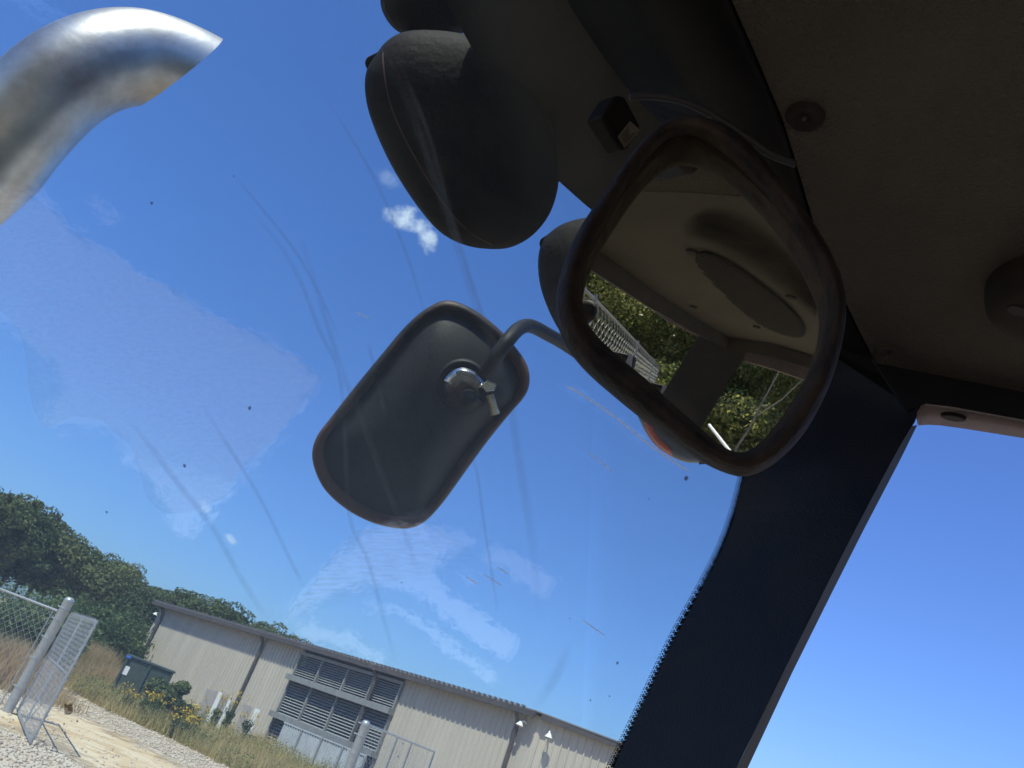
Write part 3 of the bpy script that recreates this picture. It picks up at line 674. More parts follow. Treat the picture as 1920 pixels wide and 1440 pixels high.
# ============================================================ VEGETATION
def clumpy(nclump, nleaf, rad, crown, leaf, flat=.75, seed=0, low=0.0):
    """leaf quads gathered in clumps spread through an uneven crown; returns verts, faces"""
    r = np.random.default_rng(seed); cs = []
    for _ in range(nclump):
        v = r.normal(size=3); v /= np.linalg.norm(v); q = r.uniform(.35, 1.0)
        cs.append((v[0]*crown[0]*q, v[1]*crown[0]*q, crown[1]+v[2]*crown[2]*q))
    cs = np.array(cs); cr = r.uniform(.55, 1.25, nclump)*rad
    ci = r.integers(0, nclump, nleaf)
    d = r.normal(size=(nleaf, 3)); d /= np.linalg.norm(d, axis=1)[:, None]
    rr = r.uniform(.55, 1.08, nleaf)**.6
    P = cs[ci]+d*(cr[ci]*rr)[:, None]*np.array([1, 1, flat])
    nrm = d*0.7+r.normal(size=(nleaf, 3))*.6+np.array([0, 0, .35]); nrm /= np.linalg.norm(nrm, axis=1)[:, None]
    t = np.cross(nrm, r.normal(size=(nleaf, 3))); t /= np.linalg.norm(t, axis=1)[:, None]; b = np.cross(nrm, t)
    sz = leaf*r.uniform(.6, 1.3, nleaf)[:, None]
    V = np.stack([P-t*sz*.55, P-b*sz*.32+nrm*sz*.06, P+t*sz*.6, P+b*sz*.32+nrm*sz*.06], 1).reshape(-1, 3)
    V[:, 2] = np.maximum(V[:, 2], low+.02)
    return V, np.arange(nleaf*4).reshape(-1, 4), cs
def make_tree(name, label, cat, group, h, crown_r, nclump, nleaf, leaf, seed, lm, trunk_r=.16, bark='bark', base_frac=.28):
    t = thing(name, (0, 0, 0), label, cat, group)
    cz = h*(1+base_frac)/2
    V, F, cs = clumpy(nclump, nleaf, crown_r*(.42 if nclump < 65 else .29), (crown_r*.75, cz, h*(1-base_frac)/2*.82), leaf, .8, seed)
    np_mesh('crown', V, F, M[lm], t)
    r = random.Random(seed); mb = MB()
    path = [Vector((0, 0, 0)), Vector((r.uniform(-.1, .1), r.uniform(-.1, .1), h*.3)), Vector((r.uniform(-.3, .3), r.uniform(-.3, .3), h*.6)), Vector((r.uniform(-.3, .3), r.uniform(-.3, .3), h*.92))]
    mb.tube(spline(path, 8, False), 0, 7, radii=[trunk_r*(1-.1*i) for i in range(9)])
    for i in range(9):
        z = h*r.uniform(.3, .75); c = Vector(cs[r.randrange(len(cs))]); s0 = Vector((0, 0, z))
        mb.tube([s0, s0.lerp(c, .5)+Vector((0, 0, -.2)), c], 0, 5, radii=[trunk_r*.4, trunk_r*.25, .02])
    mb.build('trunk', M[bark], t)
    return t
far_tags = ['dense dark broadleaf tree in the wood beyond the yard', 'rounder green broadleaf tree in the wood beyond the yard', 'tall loose-crowned tree in the wood beyond the yard']
protos = [make_tree('broadleaf_tree', far_tags[i], 'tree', 'trees of the wood behind the warehouse', (9.5, 9.0, 10.5)[i], (3.0, 3.4, 2.6)[i], (75, 80, 70)[i], 10500, .25, 20+i, 'leaf') for i in range(3)]
def behind_wall(p): return (p-B0_).dot(FN_) < -BK-2 or (p-B0_).dot(FX_) < -3
n_t = 0
for row, (dist, n0, jit) in enumerate(((86, 18, 2.5), (94, 18, 3), (103, 18, 3))):
    for i in range(n0):
        a_ = R_(-36+29.5*(i+.5*(row % 2))/(n0-1)+random.uniform(-.4, .4)); d = dist+random.uniform(-jit, jit)
        p = Vector((math.sin(a_)*d, math.cos(a_)*d, 0)); k_ = random.randrange(3)
        px = 960+FPX*((p-CC).dot(CR))/((p-CC).dot(cf))
        top = np.interp(px, [-60, 0, 40, 80, 150, 190, 240, 300, 440, 520, 600], [190, 182, 158, 155, 142, 143, 146, 147, 140, 136, 130])
        hwant = (top/1752*d*.97+2.0)*random.uniform(.88, 1.05)
        s_ = hwant/(9.5, 9.0, 10.5)[k_]
        kind = ['dark-leaved', 'mid-green', 'blue-green'][k_]; rowtxt = ['front', 'middle', 'back'][row]
        lab = '%s tree of the wood behind the warehouse, %s row, number %d from the left' % (kind, rowtxt, i+1)
        if n_t < 3 and False: pass
        copy_tree(protos[k_], p, random.uniform(0, 6.28), (s_*1.12, s_*1.12, s_), lab); n_t += 1
# move the three prototypes in as well
for i, (px_, d_, s_) in enumerate(((-45, 82, .86), (2, 84, .88), (-85, 80, .86))):
    v = ray(px_, 1100); v.z = 0; v.normalize(); protos[i].location = CC*0+v*d_
    protos[i].scale = (1.15*s_,)*3
    protos[i]['label'] = ['nearest tall tree at the far left edge of the photo', 'tall rounded tree rising highest in the left corner of the wood', 'outermost left tree of the wood, just outside the corner'][i]
# shrubs before the wood
def shrub(name, label, cat, px, d, h, r, n_, leaf, lm, seed, group=None, sx=1, py=1200):
    v = ray(px, py); v.z = 0; v.normalize(); p = v*d
    t = thing(name, p, label, cat, group)
    V, F, cs = clumpy(max(8, int(r*9)), n_, r*.38, (r*.72*sx, h*.5, h*.42), leaf, .85, seed)
    if lm == 'weed':
        g = np.random.default_rng(seed); k_ = n_*2; b0 = g.normal(0, r*.5, (k_, 2)); an = g.uniform(0, 6.28, k_); hh = h*g.uniform(.45, 1.1, k_)*np.exp(-(b0**2).sum(1)/(2*r*r)); w = .014
        V = np.zeros((k_, 3, 3)); V[:, 0, :2] = b0-np.stack([np.cos(an), np.sin(an)], 1)*w; V[:, 1, :2] = b0+np.stack([np.cos(an), np.sin(an)], 1)*w
        V[:, 2, :2] = b0+g.normal(0, .22, (k_, 2))*hh[:, None]; V[:, 2, 2] = hh; V = V.reshape(-1, 3); F = np.arange(k_*3).reshape(-1, 3)
    np_mesh('foliage', V, F, M[lm], t)
    mb = MB()
    for i in range(5):
        c = Vector(cs[i]); mb.tube([p, p+Vector((c.x*.4, c.y*.4, c.z*.6)), p+c], 0, 5, radii=[.03, .02, .008])
    mb.build('stem', M['bark'], t); return t
grp = 'shrubs at the foot of the wood'
for i, (px, d, h, r) in enumerate(((130, 66, 3.6, 3.2), (165, 62, 4.0, 3.0), (205, 60, 4.2, 3.0), (240, 64, 3.9, 3.0), (185, 54, 3.0, 2.2), (100, 60, 3.0, 2.8), (60, 56, 3.4, 3.0), (150, 52, 2.2, 2.2), (232, 56, 3.0, 1.8), (262, 68, 3.9, 2.4))):
    shrub('wild_shrub', 'wild green shrub at the foot of the wood, left of the warehouse, number %d' % (i+1), 'shrub', px, d, h, r, 4200, .2, 'shrub', 60+i, grp)
shrub('vine_thicket', 'pale green vine-covered thicket seen through the fence at the far left', 'shrub', 8, 31, 2.35, 2.6, 9000, .12, 'vine', 81)
shrub('vine_thicket', 'darker end of the vine thicket next to the gate post', 'shrub', 62, 33, 2.1, 1.9, 5000, .12, 'vine', 82)
shrub('brown_weeds', 'brown dry weeds behind the chain-link fence at the far left', 'weeds', 40, 27.5, 1.25, 1.5, 3500, .08, 'weed', 83)
shrub('brown_weeds', 'reddish brown weeds beside the gate leaf, in front of the shrubs', 'weeds', 182, 48, 1.7, 1.9, 3500, .12, 'weed', 84, py=1225)
shrub('brown_weeds', 'tan weeds left of the green container', 'weeds', 195, 40, 1.1, 1.4, 3000, .09, 'weed', 85, py=1265)
shrub('round_bush', 'round dark green bush in front of the green container', 'bush', 318, 34.5, 1.72, 1.0, 7500, .11, 'leaf', 86, py=1288)
shrub('round_bush', 'small low end of the round bush', 'bush', 352, 34, 1.1, .6, 2200, .10, 'leaf', 87, py=1310)
gi = 0
glabs = ['yellow goldenrod clump left of the round bush', 'yellow goldenrod clump before the container, second from the left', 'yellow goldenrod clump at the foot of the round bush', 'yellow goldenrod sprig low between bush and boards', 'yellow goldenrod clump in front of the first grey board', 'tall yellow goldenrod left of the downspout', 'tall yellow goldenrod just right of the white board', 'small yellow goldenrod by the bright white board', 'faint yellow goldenrod in the grass before the bush']
for (px, py, d, h) in ((250, 1292, 33, 1.05), (285, 1300, 32.5, 1.0), (305, 1303, 32, 1.05), (357, 1345, 30, .75), (382, 1322, 34, .9), (420, 1308, 41, 1.35), (448, 1302, 41, 1.5), (476, 1340, 41, 1.1), (350, 1330, 30, .8)):
    v = ray(px, py); dv = Vector((v.x, v.y, 0)).normalized(); top = CC+v/v.dot(dv)*d; h = max(.5, top.z); p = Vector((top.x, top.y, 0))
    t = thing('goldenrod_plant', p, glabs[gi], 'plant', 'goldenrod plants in the grass'); gi += 1
    r = np.random.default_rng(gi); mb = MB(); Vs = []; 
    for k_ in range(11):
        e = Vector((r.normal(0, .28), r.normal(0, .28), h*r.uniform(.78, 1.06)))
        mb.tube([Vector((r.normal(0, .08), r.normal(0, .08), 0)), Vector((e.x*.5, e.y*.5, e.z*.6)), e], .006, 4)
        c = r.normal(0, 1, (7, 3))*np.array([.06, .06, .05])+np.array(e); Vs.append(c)
    org_ = ORG[t.name]
    mb.v = [q+org_ for q in mb.v]; mb.build('stem', M['shrub'], t)
    c = np.vstack(Vs); n1 = len(c); nr = r.normal(size=(n1, 3)); nr /= np.linalg.norm(nr, axis=1)[:, None]; tt = np.cross(nr, r.normal(size=(n1, 3))); tt /= np.linalg.norm(tt, axis=1)[:, None]; bb = np.cross(nr, tt)
    Vq = np.stack([c-tt*.03, c-bb*.03, c+tt*.03, c+bb*.03], 1).reshape(-1, 3)
    np_mesh('flower_head', Vq, np.arange(n1*4).reshape(-1, 4), M['flower'], t)
    V, F, _ = clumpy(10, 700, .16, (.25, h*.4, h*.35), .07, 1, 200+gi); np_mesh('foliage', V, F, M['shrub'], t)
# leafy tip at the lower right
v = ray(1890, 1442); dv = Vector((v.x, v.y, 0)).normalized(); top = CC+v/v.dot(dv)*30
tt_ = make_tree('pine_tree', 'tip of a tree just showing at the bottom right corner', 'tree', None, top.z, 1.2, 30, 3000, .2, 91, 'leaf'); tt_.location = (top.x, top.y, 0)

# ============================================================ TRACTOR CAB
fa = R_(-35)
FD = Vector((math.sin(fa), math.cos(fa), 0)); RD = Vector((math.cos(fa), -math.sin(fa), 0))
v1 = ray(1395, 900).normalized(); v2 = ray(1160, 1440).normalized()
Nn = v1.cross(v2); kq = -Nn.dot(FD)/Nn.z; UR = (FD+Z*kq).normalized(); UR = UR if UR.z > 0 else -UR
WA = CC+v1*(.95/math.hypot(v1.x, v1.y))
WN = RD.cross(UR).normalized(); WN = -WN if WN.dot(FD) > 0 else WN       # inward normal of the windshield
def ws(x, y, off=0.0): return on(x, y, WA+WN*off, WN)                    # off > 0: towards the driver
ZC = CC.z+.52                                                            # headliner height
def cl(x, y, dz=0.0): return on(x, y, Vector((0, 0, ZC+dz)), Z)
cab = thing('tractor_cab', (0, 0, .9), 'dark interior of a tractor cab with headliner, windshield and black corner pillar', 'cab')

# headliner: front edge, right edge, then round behind the viewer
front = [cl(*p) for p in ((1340, -90), (1372, 0), (1420, 110), (1468, 225), (1500, 330), (1532, 440), (1575, 545), (1612, 622), (1636, 668))]
right = [cl(*p) for p in ((1644, 681), (1700, 693), (1800, 712), (1920, 735), (2050, 762))]
def C3(x, y, z=0.52): return Vector((x, y, CC.z+z))
rear = [C3(.95, -.1), C3(.86, -.46), C3(.55, -.56), C3(.21, -.545), C3(.10, -.52), C3(.0, -.57), C3(-.07, -.60), C3(-.115, -.50), C3(-.165, -.35), C3(-.205, -.14), C3(-.235, .15), C3(-.20, .32)]
hl = front+right+rear
mb = MB(); mb.slab(hl, Z*.03); headl = mb.build('headliner', M['headliner'], cab); fixn(headl)
rear_pts = [p for p in hl if p.y < .35]
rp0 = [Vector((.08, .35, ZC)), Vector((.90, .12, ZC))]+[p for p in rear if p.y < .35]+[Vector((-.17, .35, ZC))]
mb = MB(); mb.slab([p-Z*.0008 for p in rp0], Z*.0004); fixn(mb.build('rear_headliner_lit', M['rearliner_lit'], cab))  # lighter sheet paints in the window light on the rear of the ceiling
# dark front header rising from the headliner edge to the top of the windshield
topg = [(1000, -150), (1090, 0), (1140, 78), (1180, 132), (1230, 190), (1330, 290), (1430, 400), (1500, 520), (1520, 620)]
wt = spline([ws(x, y, .012) for x, y in topg], 24, False)
fr_ = spline([p+Z*.004 for p in front], 24, False)
mb = MB(); mb.v = [p+Z*.002 for p in fr_]+wt; mb.f = [(i, i+1, 26+i, 25+i) for i in range(24)]
hd = mb.build('header', M['black'], cab, smooth=True)
md = hd.modifiers.new('solid', 'SOLIDIFY'); md.thickness = .012; md.offset = -1
# corner pillar: from the glass edge to the door window
gl_edge = [(1520, 640), (1500, 700), (1455, 790), (1397, 892), (1375, 975), (1339, 1061), (1264, 1200), (1199, 1337), (1150, 1440), (1100, 1560), (1060, 1650)]
DP = right[0]; DX = (right[3]-right[0]); DX.z = 0; DX.normalize(); DN = Vector((-DX.y, DX.x, 0)); DN = DN if DN.dot(CC-DP) > 0 else -DN
def dr(x, y, off=0.0): return on(x, y, DP+DN*off, DN)
door_edge = [(1720, 770), (1716, 790), (1704, 808), (1671, 866), (1600, 1000), (1540, 1118), (1470, 1258), (1420, 1360), (1381, 1440), (1320, 1570), (1270, 1670)]
ga = spline([ws(x, y, .010) for x, y in gl_edge], 40, False); da = spline([dr(x, y) for x, y in door_edge], 40, False)
mb = MB(); nn = 8
for dpt in (0, .035):
    for i in range(41):
        for j in range(nn+1):
            p = ga[i].lerp(da[i], j/nn); mb.v.append(p+(p-CC).normalized()*dpt)
K_ = 41*(nn+1)
q_ = lambda i, j: i*(nn+1)+j
mb.f = [(q_(i, j), q_(i, j+1), q_(i+1, j+1), q_(i+1, j)) for i in range(40) for j in range(nn)]
mb.f += [tuple(K_+t for t in f[::-1]) for f in mb.f]
for i in range(40): mb.f += [(q_(i, 0), q_(i+1, 0), K_+q_(i+1, 0), K_+q_(i, 0)), (q_(i, nn), K_+q_(i, nn), K_+q_(i+1, nn), q_(i+1, nn))]
pil = mb.build('corner_pillar', M['navy'], cab)
# black filler between headliner corner, header and pillar
mb = MB(); mb.add([cl(1560, 520)+Z*.006, cl(1640, 676)+Z*.006, dr(1735, 745), dr(1720, 772), ws(1520, 640, .01), ws(1512, 560, .01)], [(0, 1, 2, 3, 4, 5)])
o = mb.build('pillar_cap', M['black'], cab)
# door header beam, reveal and seal
mb = MB()
up = [dr(1636, 672), dr(1800, 712-8), dr(2050, 762-10)]; lw = [dr(1700, 770), dr(1735, 757), dr(1780, 762), dr(1920, 787), dr(2060, 812)]
mb.slab([up[0], up[1], up[2], lw[4], lw[3], lw[2], lw[1], lw[0]], DN*-.004+Vector((0, 0, 0)))
mb.build('door_header', M['navy'], cab)
OUT = -.06
ri = [(1717, 772), (1722, 762), (1736, 756), (1760, 757), (1800, 763), (1920, 785), (2060, 810)]
ro = [(1722, 797), (1726, 796), (1742, 795), (1762, 796), (1800, 801), (1920, 820), (2060, 843)]
mb = MB(); a = [dr(*p, -.001) for p in ri]; b = [dr(*p, OUT) for p in ro]
mb.v = a+b; mb.f = [(i, i+1, 8+i, 7+i) for i in range(6)]
rv = mb.build('window_reveal', M['reveal'], cab, smooth=True); md = rv.modifiers.new('solid', 'SOLIDIFY'); md.thickness = .002; md.offset = 0
mb = MB(); se_i = [(1700, 800), (1671, 862), (1600, 998), (1540, 1117), (1470, 1257), (1381, 1440), (1270, 1665)]
se_o = [(1720, 797), (1689, 860), (1617, 998), (1557, 1117), (1486, 1260), (1402, 1440), (1290, 1665)]
a = [dr(*p, -.002) for p in se_i]; b = [dr(*p, -.03) for p in se_o]
mb.v = a+b; mb.f = [(i, i+1, 8+i, 7+i) for i in range(6)]
sl_ = mb.build('door_seal', M['seal'], cab); 
# oval plug in the reveal
pc = dr(1788, 778, -.025)
def disc(mb, P, A, B, n_=28, h=Vector((0, 0, 0)), rings=((1, 0), (.95, 1), (.6, 1.1), (.2, 1.0))):
    mb.loops([[P+(A*math.cos(t)+B*math.sin(t))*s_+h*k_ for t in np.linspace(0, 2*math.pi, n_, endpoint=False)] for s_, k_ in rings], False, True)
PN = ((dr(1800, 763)-dr(1800, 801, OUT)).cross(DX)).normalized(); PN = PN if PN.dot(CC-pc) > 0 else -PN
mb = MB(); disc(mb, pc+PN*.001, DX*.0125, (PN.cross(DX)).normalized()*.010, h=PN*.003); mb.build('plug', M['black'], cab, smooth=True)
# headliner fittings
def hdisc(name, px, py, r, mt, h=.012, rings=((1, 0), (.96, .8), (.8, 1), (.55, .75), (.35, .4), (.18, .35)), sub=None):
    P = cl(px, py, -.0005); mb = MB(); disc(mb, P, Vector((r, 0, 0)), Vector((0, -r, 0)), 36, -Z*h, rings); o = mb.build(name, M[mt], cab, smooth=True)
    if sub: 
        mb = MB(); disc(mb, P-Z*(h*.5), Vector((r*.16, 0, 0)), Vector((0, -r*.16, 0)), 16, -Z*.002); mb.build('screw', M[sub], o, smooth=True)
    return o
hdisc('fastener', 1668, 656, .0125, 'headliner', .005, sub='slot')
hdisc('fastener', 1510, 218, .015, 'overhang', .003, sub='slot')
sp = hdisc('dome_pod', 1985, 545, .056, 'overhang', .030, ((1, 0), (.99, .35), (.95, .7), (.86, .92), (.7, 1), (.3, 1)))
P = cl(1908, 583, -.031); mb = MB(); disc(mb, P, Vector((.009, .002, 0)), Vector((.002, -.006, 0)), 20, -Z*.0006); mb.build('screw_hole', M['slot'], sp)

# windshield glass
wl_ = [( -420, -420), (700, -420), (1000, -150), (1090, 0), (1140, 78), (1180, 132), (1230, 190), (1330, 290), (1430, 400), (1500, 520), (1520, 640), (1500, 700), (1455, 790), (1397, 892), (1375, 975), (1339, 1061), (1264, 1200), (1199, 1337), (1150, 1440), (1060, 1650), (-420, 1950)]
wpts = [ws(x, y) for x, y in wl_]
mb = MB(); mb.slab(wpts, -WN*.006); wsh = mb.build('windshield', M['glass'], cab); fixn(wsh)
# dotted frit along the glass edge: real dots of black enamel shrinking away from the border
def frit(pts, side, name, n_, pitch):
    c = spline([Vector((x, y, 0)) for x, y in pts], 400, False); Ls = [0]
    for i in range(400): Ls.append(Ls[-1]+(c[i+1]-c[i]).length)
    mb = MB(); s_ = 0; k_ = 0
    while s_ < Ls[-1]:
        j = min(int(np.searchsorted(Ls, s_)), 399); t = (c[j+1]-c[j]).normalized(); w = Vector((t.y, -t.x, 0))*side
        for q in range(n_):
            rr = pitch*(.66, .54, .42, .30, .2)[q]; u = (pitch*.5 if q % 2 else 0)
            p = c[j]+t*u+w*((q-.05)*pitch*.82)
            P0 = ws(p.x, p.y, .0015); e1 = (ws(p.x+1, p.y, .0015)-P0); e2 = (ws(p.x, p.y+1, .0015)-P0)
            mb.add([P0+e1*rr*math.cos(a_)+e2*rr*math.sin(a_) for a_ in np.linspace(0, 2*math.pi, 7)[:-1]], [(0, 1, 2, 3, 4, 5)])
        s_ += pitch
    return mb.build(name, M['black'], wsh)
frit([(1399, 884), (1375, 975), (1339, 1061), (1264, 1200), (1199, 1337), (1140, 1460)], -1, 'frit_dots', 4, 4.9)
frit([(1060, -50), (1090, 0), (1140, 78), (1180, 132), (1232, 192)], -1, 'frit_dots', 5, 4.6)

# films on the glass
def film(name, a, b, mt, off, prof=(0, .7, 1, .7, 0), n_=40, fade=(0, 0), wob=0.0):
    """a strip of film between two pixel polylines lying on the glass"""
    A = spline([Vector((x, y, 0)) for x, y in a], n_, False); B = spline([Vector((x, y, 0)) for x, y in b], n_, False)
    mb = MB(); mb.edge = []; mb.uv = []; K = len(prof)
    for i in range(n_+1):
        u = i/n_; fe = min(1, u/fade[0] if fade[0] else 1, (1-u)/fade[1] if fade[1] else 1)
        for j, pv in enumerate(prof):
            p = A[i].lerp(B[i], j/(K-1))
            if wob: p += Vector((mnoise.noise(Vector((p.x*.02, p.y*.02, 1)))*wob, mnoise.noise(Vector((p.x*.02, p.y*.02, 7)))*wob, 0))
            mb.v.append(ws(p.x, p.y, off)); mb.edge.append(pv*fe); mb.uv.append((p.x/100, p.y/100))
    mb.f = [(i*K+j, i*K+j+1, (i+1)*K+j+1, (i+1)*K+j) for i in range(n_) for j in range(K-1)]
    return mb.build(name, mt, wsh)
F_veil = film_mat('dust_haze_veil', (0.50, 0.44, 0.36), 0.11, 1.2, .2, .8, .55)
F_all = film_mat('thin_dust', (0.6, 0.58, 0.55), 0.05, 1.5, .2, .8, .4)
F_streak = film_mat('wiper_streak', (0.36, 0.38, 0.34), 0.24, 3.0, .25, .75, .35)
F_low = film_mat('low_haze', (0.76, 0.75, 0.72), 0.20, .9, .2, .8, .9)
F_reflect = film_mat('mottled_reflection', (0.72, 0.76, 0.86), 0.36, 9, .25, .62, .35, (1, 1.2, 1))
F_grain = film_mat('speckled_reflection', (0.92, 0.93, 0.98), 0.16, 11, .33, .68, .3, (.7, 1.7, 1))
F_soft = film_mat('soft_reflection', (0.95, 0.96, 0.98), 0.30, 0)
F_line = film_mat('glint_line', (0.98, 0.98, 0.98), 0.9, 0, transl=0.9)
F_brush = film_mat('brushed_reflection', (0.92, 0.94, 0.98), 0.22, 14, .40, .68, .1, (.22, 1.3, 1))
# dusty part outside the wiper's sweep: everything right of its arc
film('dust_haze_veil', [(835, -60), (850, 40), (905, 190), (985, 440), (1045, 640), (1076, 820), (1093, 960), (1100, 1170), (1090, 1460)],
     [(1100, -60), (1150, 60), (1300, 190), (1500, 440), (1515, 640), (1460, 820), (1380, 960), (1290, 1170), (1140, 1460)], F_veil, .003, (0.0, .85, 1, 1, 1, 1), 50)
film('thin_dust', [(-300, -300), (-300, 1700)], [(1150, -300), (1080, 1700)], F_all, -.0075, (1, 1, 1), 4)
film('dust_haze_veil', [(-400, 330), (-400, 1750)], [(1500, 500), (1250, 1750)], F_low, -.0078, (1, 1, 1, .9, .7), 30, (.5, 0))  # haze over the far trees and low sky, painted as a film
def streak(pts, w, off=.0022, mt=None, fade=(.22, .22)):
    w = w*(1.35 if mt is None else 1)
    a = []; b = []
    for i, (x, y) in enumerate(pts):
        x0, y0 = pts[max(i-1, 0)]; x1, y1 = pts[min(i+1, len(pts)-1)]; t = Vector((x1-x0, y1-y0, 0)).normalized()
        a.append((x-t.y*w/2, y+t.x*w/2)); b.append((x+t.y*w/2, y-t.x*w/2))
    return film('wiper_streak' if mt is None else 'painted_reflection', a, b, mt or F_streak, off, (0, .8, 1, .5, 0), 40, fade)
streak([(722, 90), (770, 200), (815, 330), (850, 430), (890, 560), (930, 660), (958, 760), (980, 900), (1000, 1030), (1015, 1175)], 17)
streak([(735, 88), (800, 240), (845, 400), (905, 590), (950, 700)], 9)
streak([(560, 430), (600, 560), (640, 690), (680, 790), (712, 880), (760, 1000), (790, 1090)], 12)
streak([(690, 640), (705, 700), (725, 790)], 8)
streak([(460, 380), (545, 490), (600, 620), (640, 720), (655, 960), (690, 1050), (720, 1160), (745, 1250)], 9)
streak([(240, 780), (330, 900), (400, 990), (450, 1080), (500, 1160)], 12)
streak([(380, 760), (480, 920), (540, 1040), (572, 1105)], 8)
streak([(860, 790), (893, 880), (905, 960), (920, 1060), (935, 1150)], 7)
streak([(1000, 1330), (1040, 1270), (1068, 1200)], 20, fade=(.45, .45))
streak([(440, 330), (560, 480), (640, 640)], 6)
streak([(610, 180), (700, 330), (760, 470), (800, 600)], 7)
# faint reflections painted as films: a speckled one left, brushed at lower centre
film('painted_reflection', [(-60, 330), (60, 365), (150, 440), (280, 520), (400, 590), (520, 650), (608, 712)],
     [(-60, 560), (30, 610), (75, 790), (150, 780), (235, 820), (300, 960), (420, 935)], F_grain, .0016, (.9, 1, 1, 1, .9), 50, (0, .02), 10)
film('painted_reflection', [(655, 1000), (600, 1075), (530, 1165)], [(800, 950), (860, 1010), (900, 1060)], F_brush, .0016, (1, 1, .8, .4), 40, (0, .25), 6)
for ln in ([(1060, 721), (1140, 772), (1220, 835), (1293, 885)], [(905, 1075), (942, 1099)], [(932, 1063), (955, 1077)], [(1100, 845), (1150, 885)], [(665, 585), (695, 598)], [(1090, 1161), (1135, 1192)], [(874, 1081), (897, 1096)]):
    streak(ln, 6.0 if ln[0][1] < 730 and ln[0][0] > 1000 else 4.0, .0032, F_line, (.06, .06) if len(ln) > 2 else (.25, .25))  # bright glints of sunlit edges, painted as thin white films
# insect spots
def speck(x, y, r, c='slot'):
    r *= .72; mb = MB(); pts = []
    for i in range(11):
        a_ = i/11*6.283; q = r*random.uniform(.55, 1.25); pts.append(ws(x+math.cos(a_)*q, y+math.sin(a_)*q*1.2, .004))
    mb.v = [ws(x, y, .004)]+pts; mb.f = [(0, i+1, (i+1) % 11+1) for i in range(11)]; mb.edge = [1.0]+[.8]*11; mb.uv = [(q.x*9, q.z*9) for q in mb.v]
    return mb.build('insect_spot', M[c], wsh)
M['bug'] = film_mat('dried_bug', (0.05, 0.03, 0.025), 0.8, 40, .2, .6, .6)
M['bugb'] = film_mat('brown_splat', (0.20, 0.07, 0.02), 0.95, 30, .3, .6, .6)
for (x, y, r) in ((284, 381, 4.5), (468, 765, 5), (346, 873, 4.5), (200, 960, 3), (1158, 1243, 4), (1143, 1305, 2.2), (1107, 1313, 3), (438, 330, 2), (753, 1092, 2.2), (1020, 975, 1.5), (1068, 1160, 2), (1343, 920, 1.3), (1217, 936, 2), (920, 1015, 1.5), (1200, 1395, 1.5), (776, 1327, 2), (760, 1320, 1.5)): speck(x, y, r, 'bug')
for (x, y, r) in ((128, 1329, 13), (145, 1352, 3), (1286, 896, 6), (120, 1358, 3)): speck(x, y, r, 'bugb')
for i in range(90):
    x = random.uniform(1000, 1330); y = random.uniform(900, 1400)
    if x < 1397-(y-892)*.435-14: speck(x, y, random.uniform(.4, 1.1), 'bug')

# roof overhang outside, above the work lights
ZO = CC.z+.70
def ov_(x, y): return on(x, y, Vector((0, 0, ZO)), Z)
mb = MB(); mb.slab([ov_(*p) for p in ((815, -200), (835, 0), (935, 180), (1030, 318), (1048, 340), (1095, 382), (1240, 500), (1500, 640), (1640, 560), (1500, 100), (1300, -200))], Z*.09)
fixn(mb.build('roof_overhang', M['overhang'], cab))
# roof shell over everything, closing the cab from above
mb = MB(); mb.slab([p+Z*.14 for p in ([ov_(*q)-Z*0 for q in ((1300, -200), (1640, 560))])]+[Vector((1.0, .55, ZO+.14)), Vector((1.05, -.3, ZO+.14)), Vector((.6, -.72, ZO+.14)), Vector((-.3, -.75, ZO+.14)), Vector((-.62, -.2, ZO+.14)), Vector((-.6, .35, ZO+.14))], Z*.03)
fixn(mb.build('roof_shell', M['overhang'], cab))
# body of the cab below window level
zf = CC.z-1.05
ring = [Vector((-.75, .15, 0)), Vector((-.15, .86, 0)), ws(1150, 1440)*1, dr(1400, 1440)*1, Vector((.98, .30, 0)), Vector((.95, -.45, 0)), Vector((.1, -.75, 0)), Vector((-.35, -.55, 0))]
ring = [Vector((p.x, p.y, 0)) for p in ring]
mb = MB(); b1 = [p+Z*zf for p in ring]; b2 = [p+Z*(CC.z-.48) for p in ring]
mb.slab(b1, -Z*.04)
for i in range(len(ring)):
    j = (i+1) % len(ring); mb.slab([b1[i], b1[j], b2[j], b2[i]], (ring[i]+ring[j]).normalized()*.02)
fixn(mb.build('lower_body', M['cabfloor'], cab))

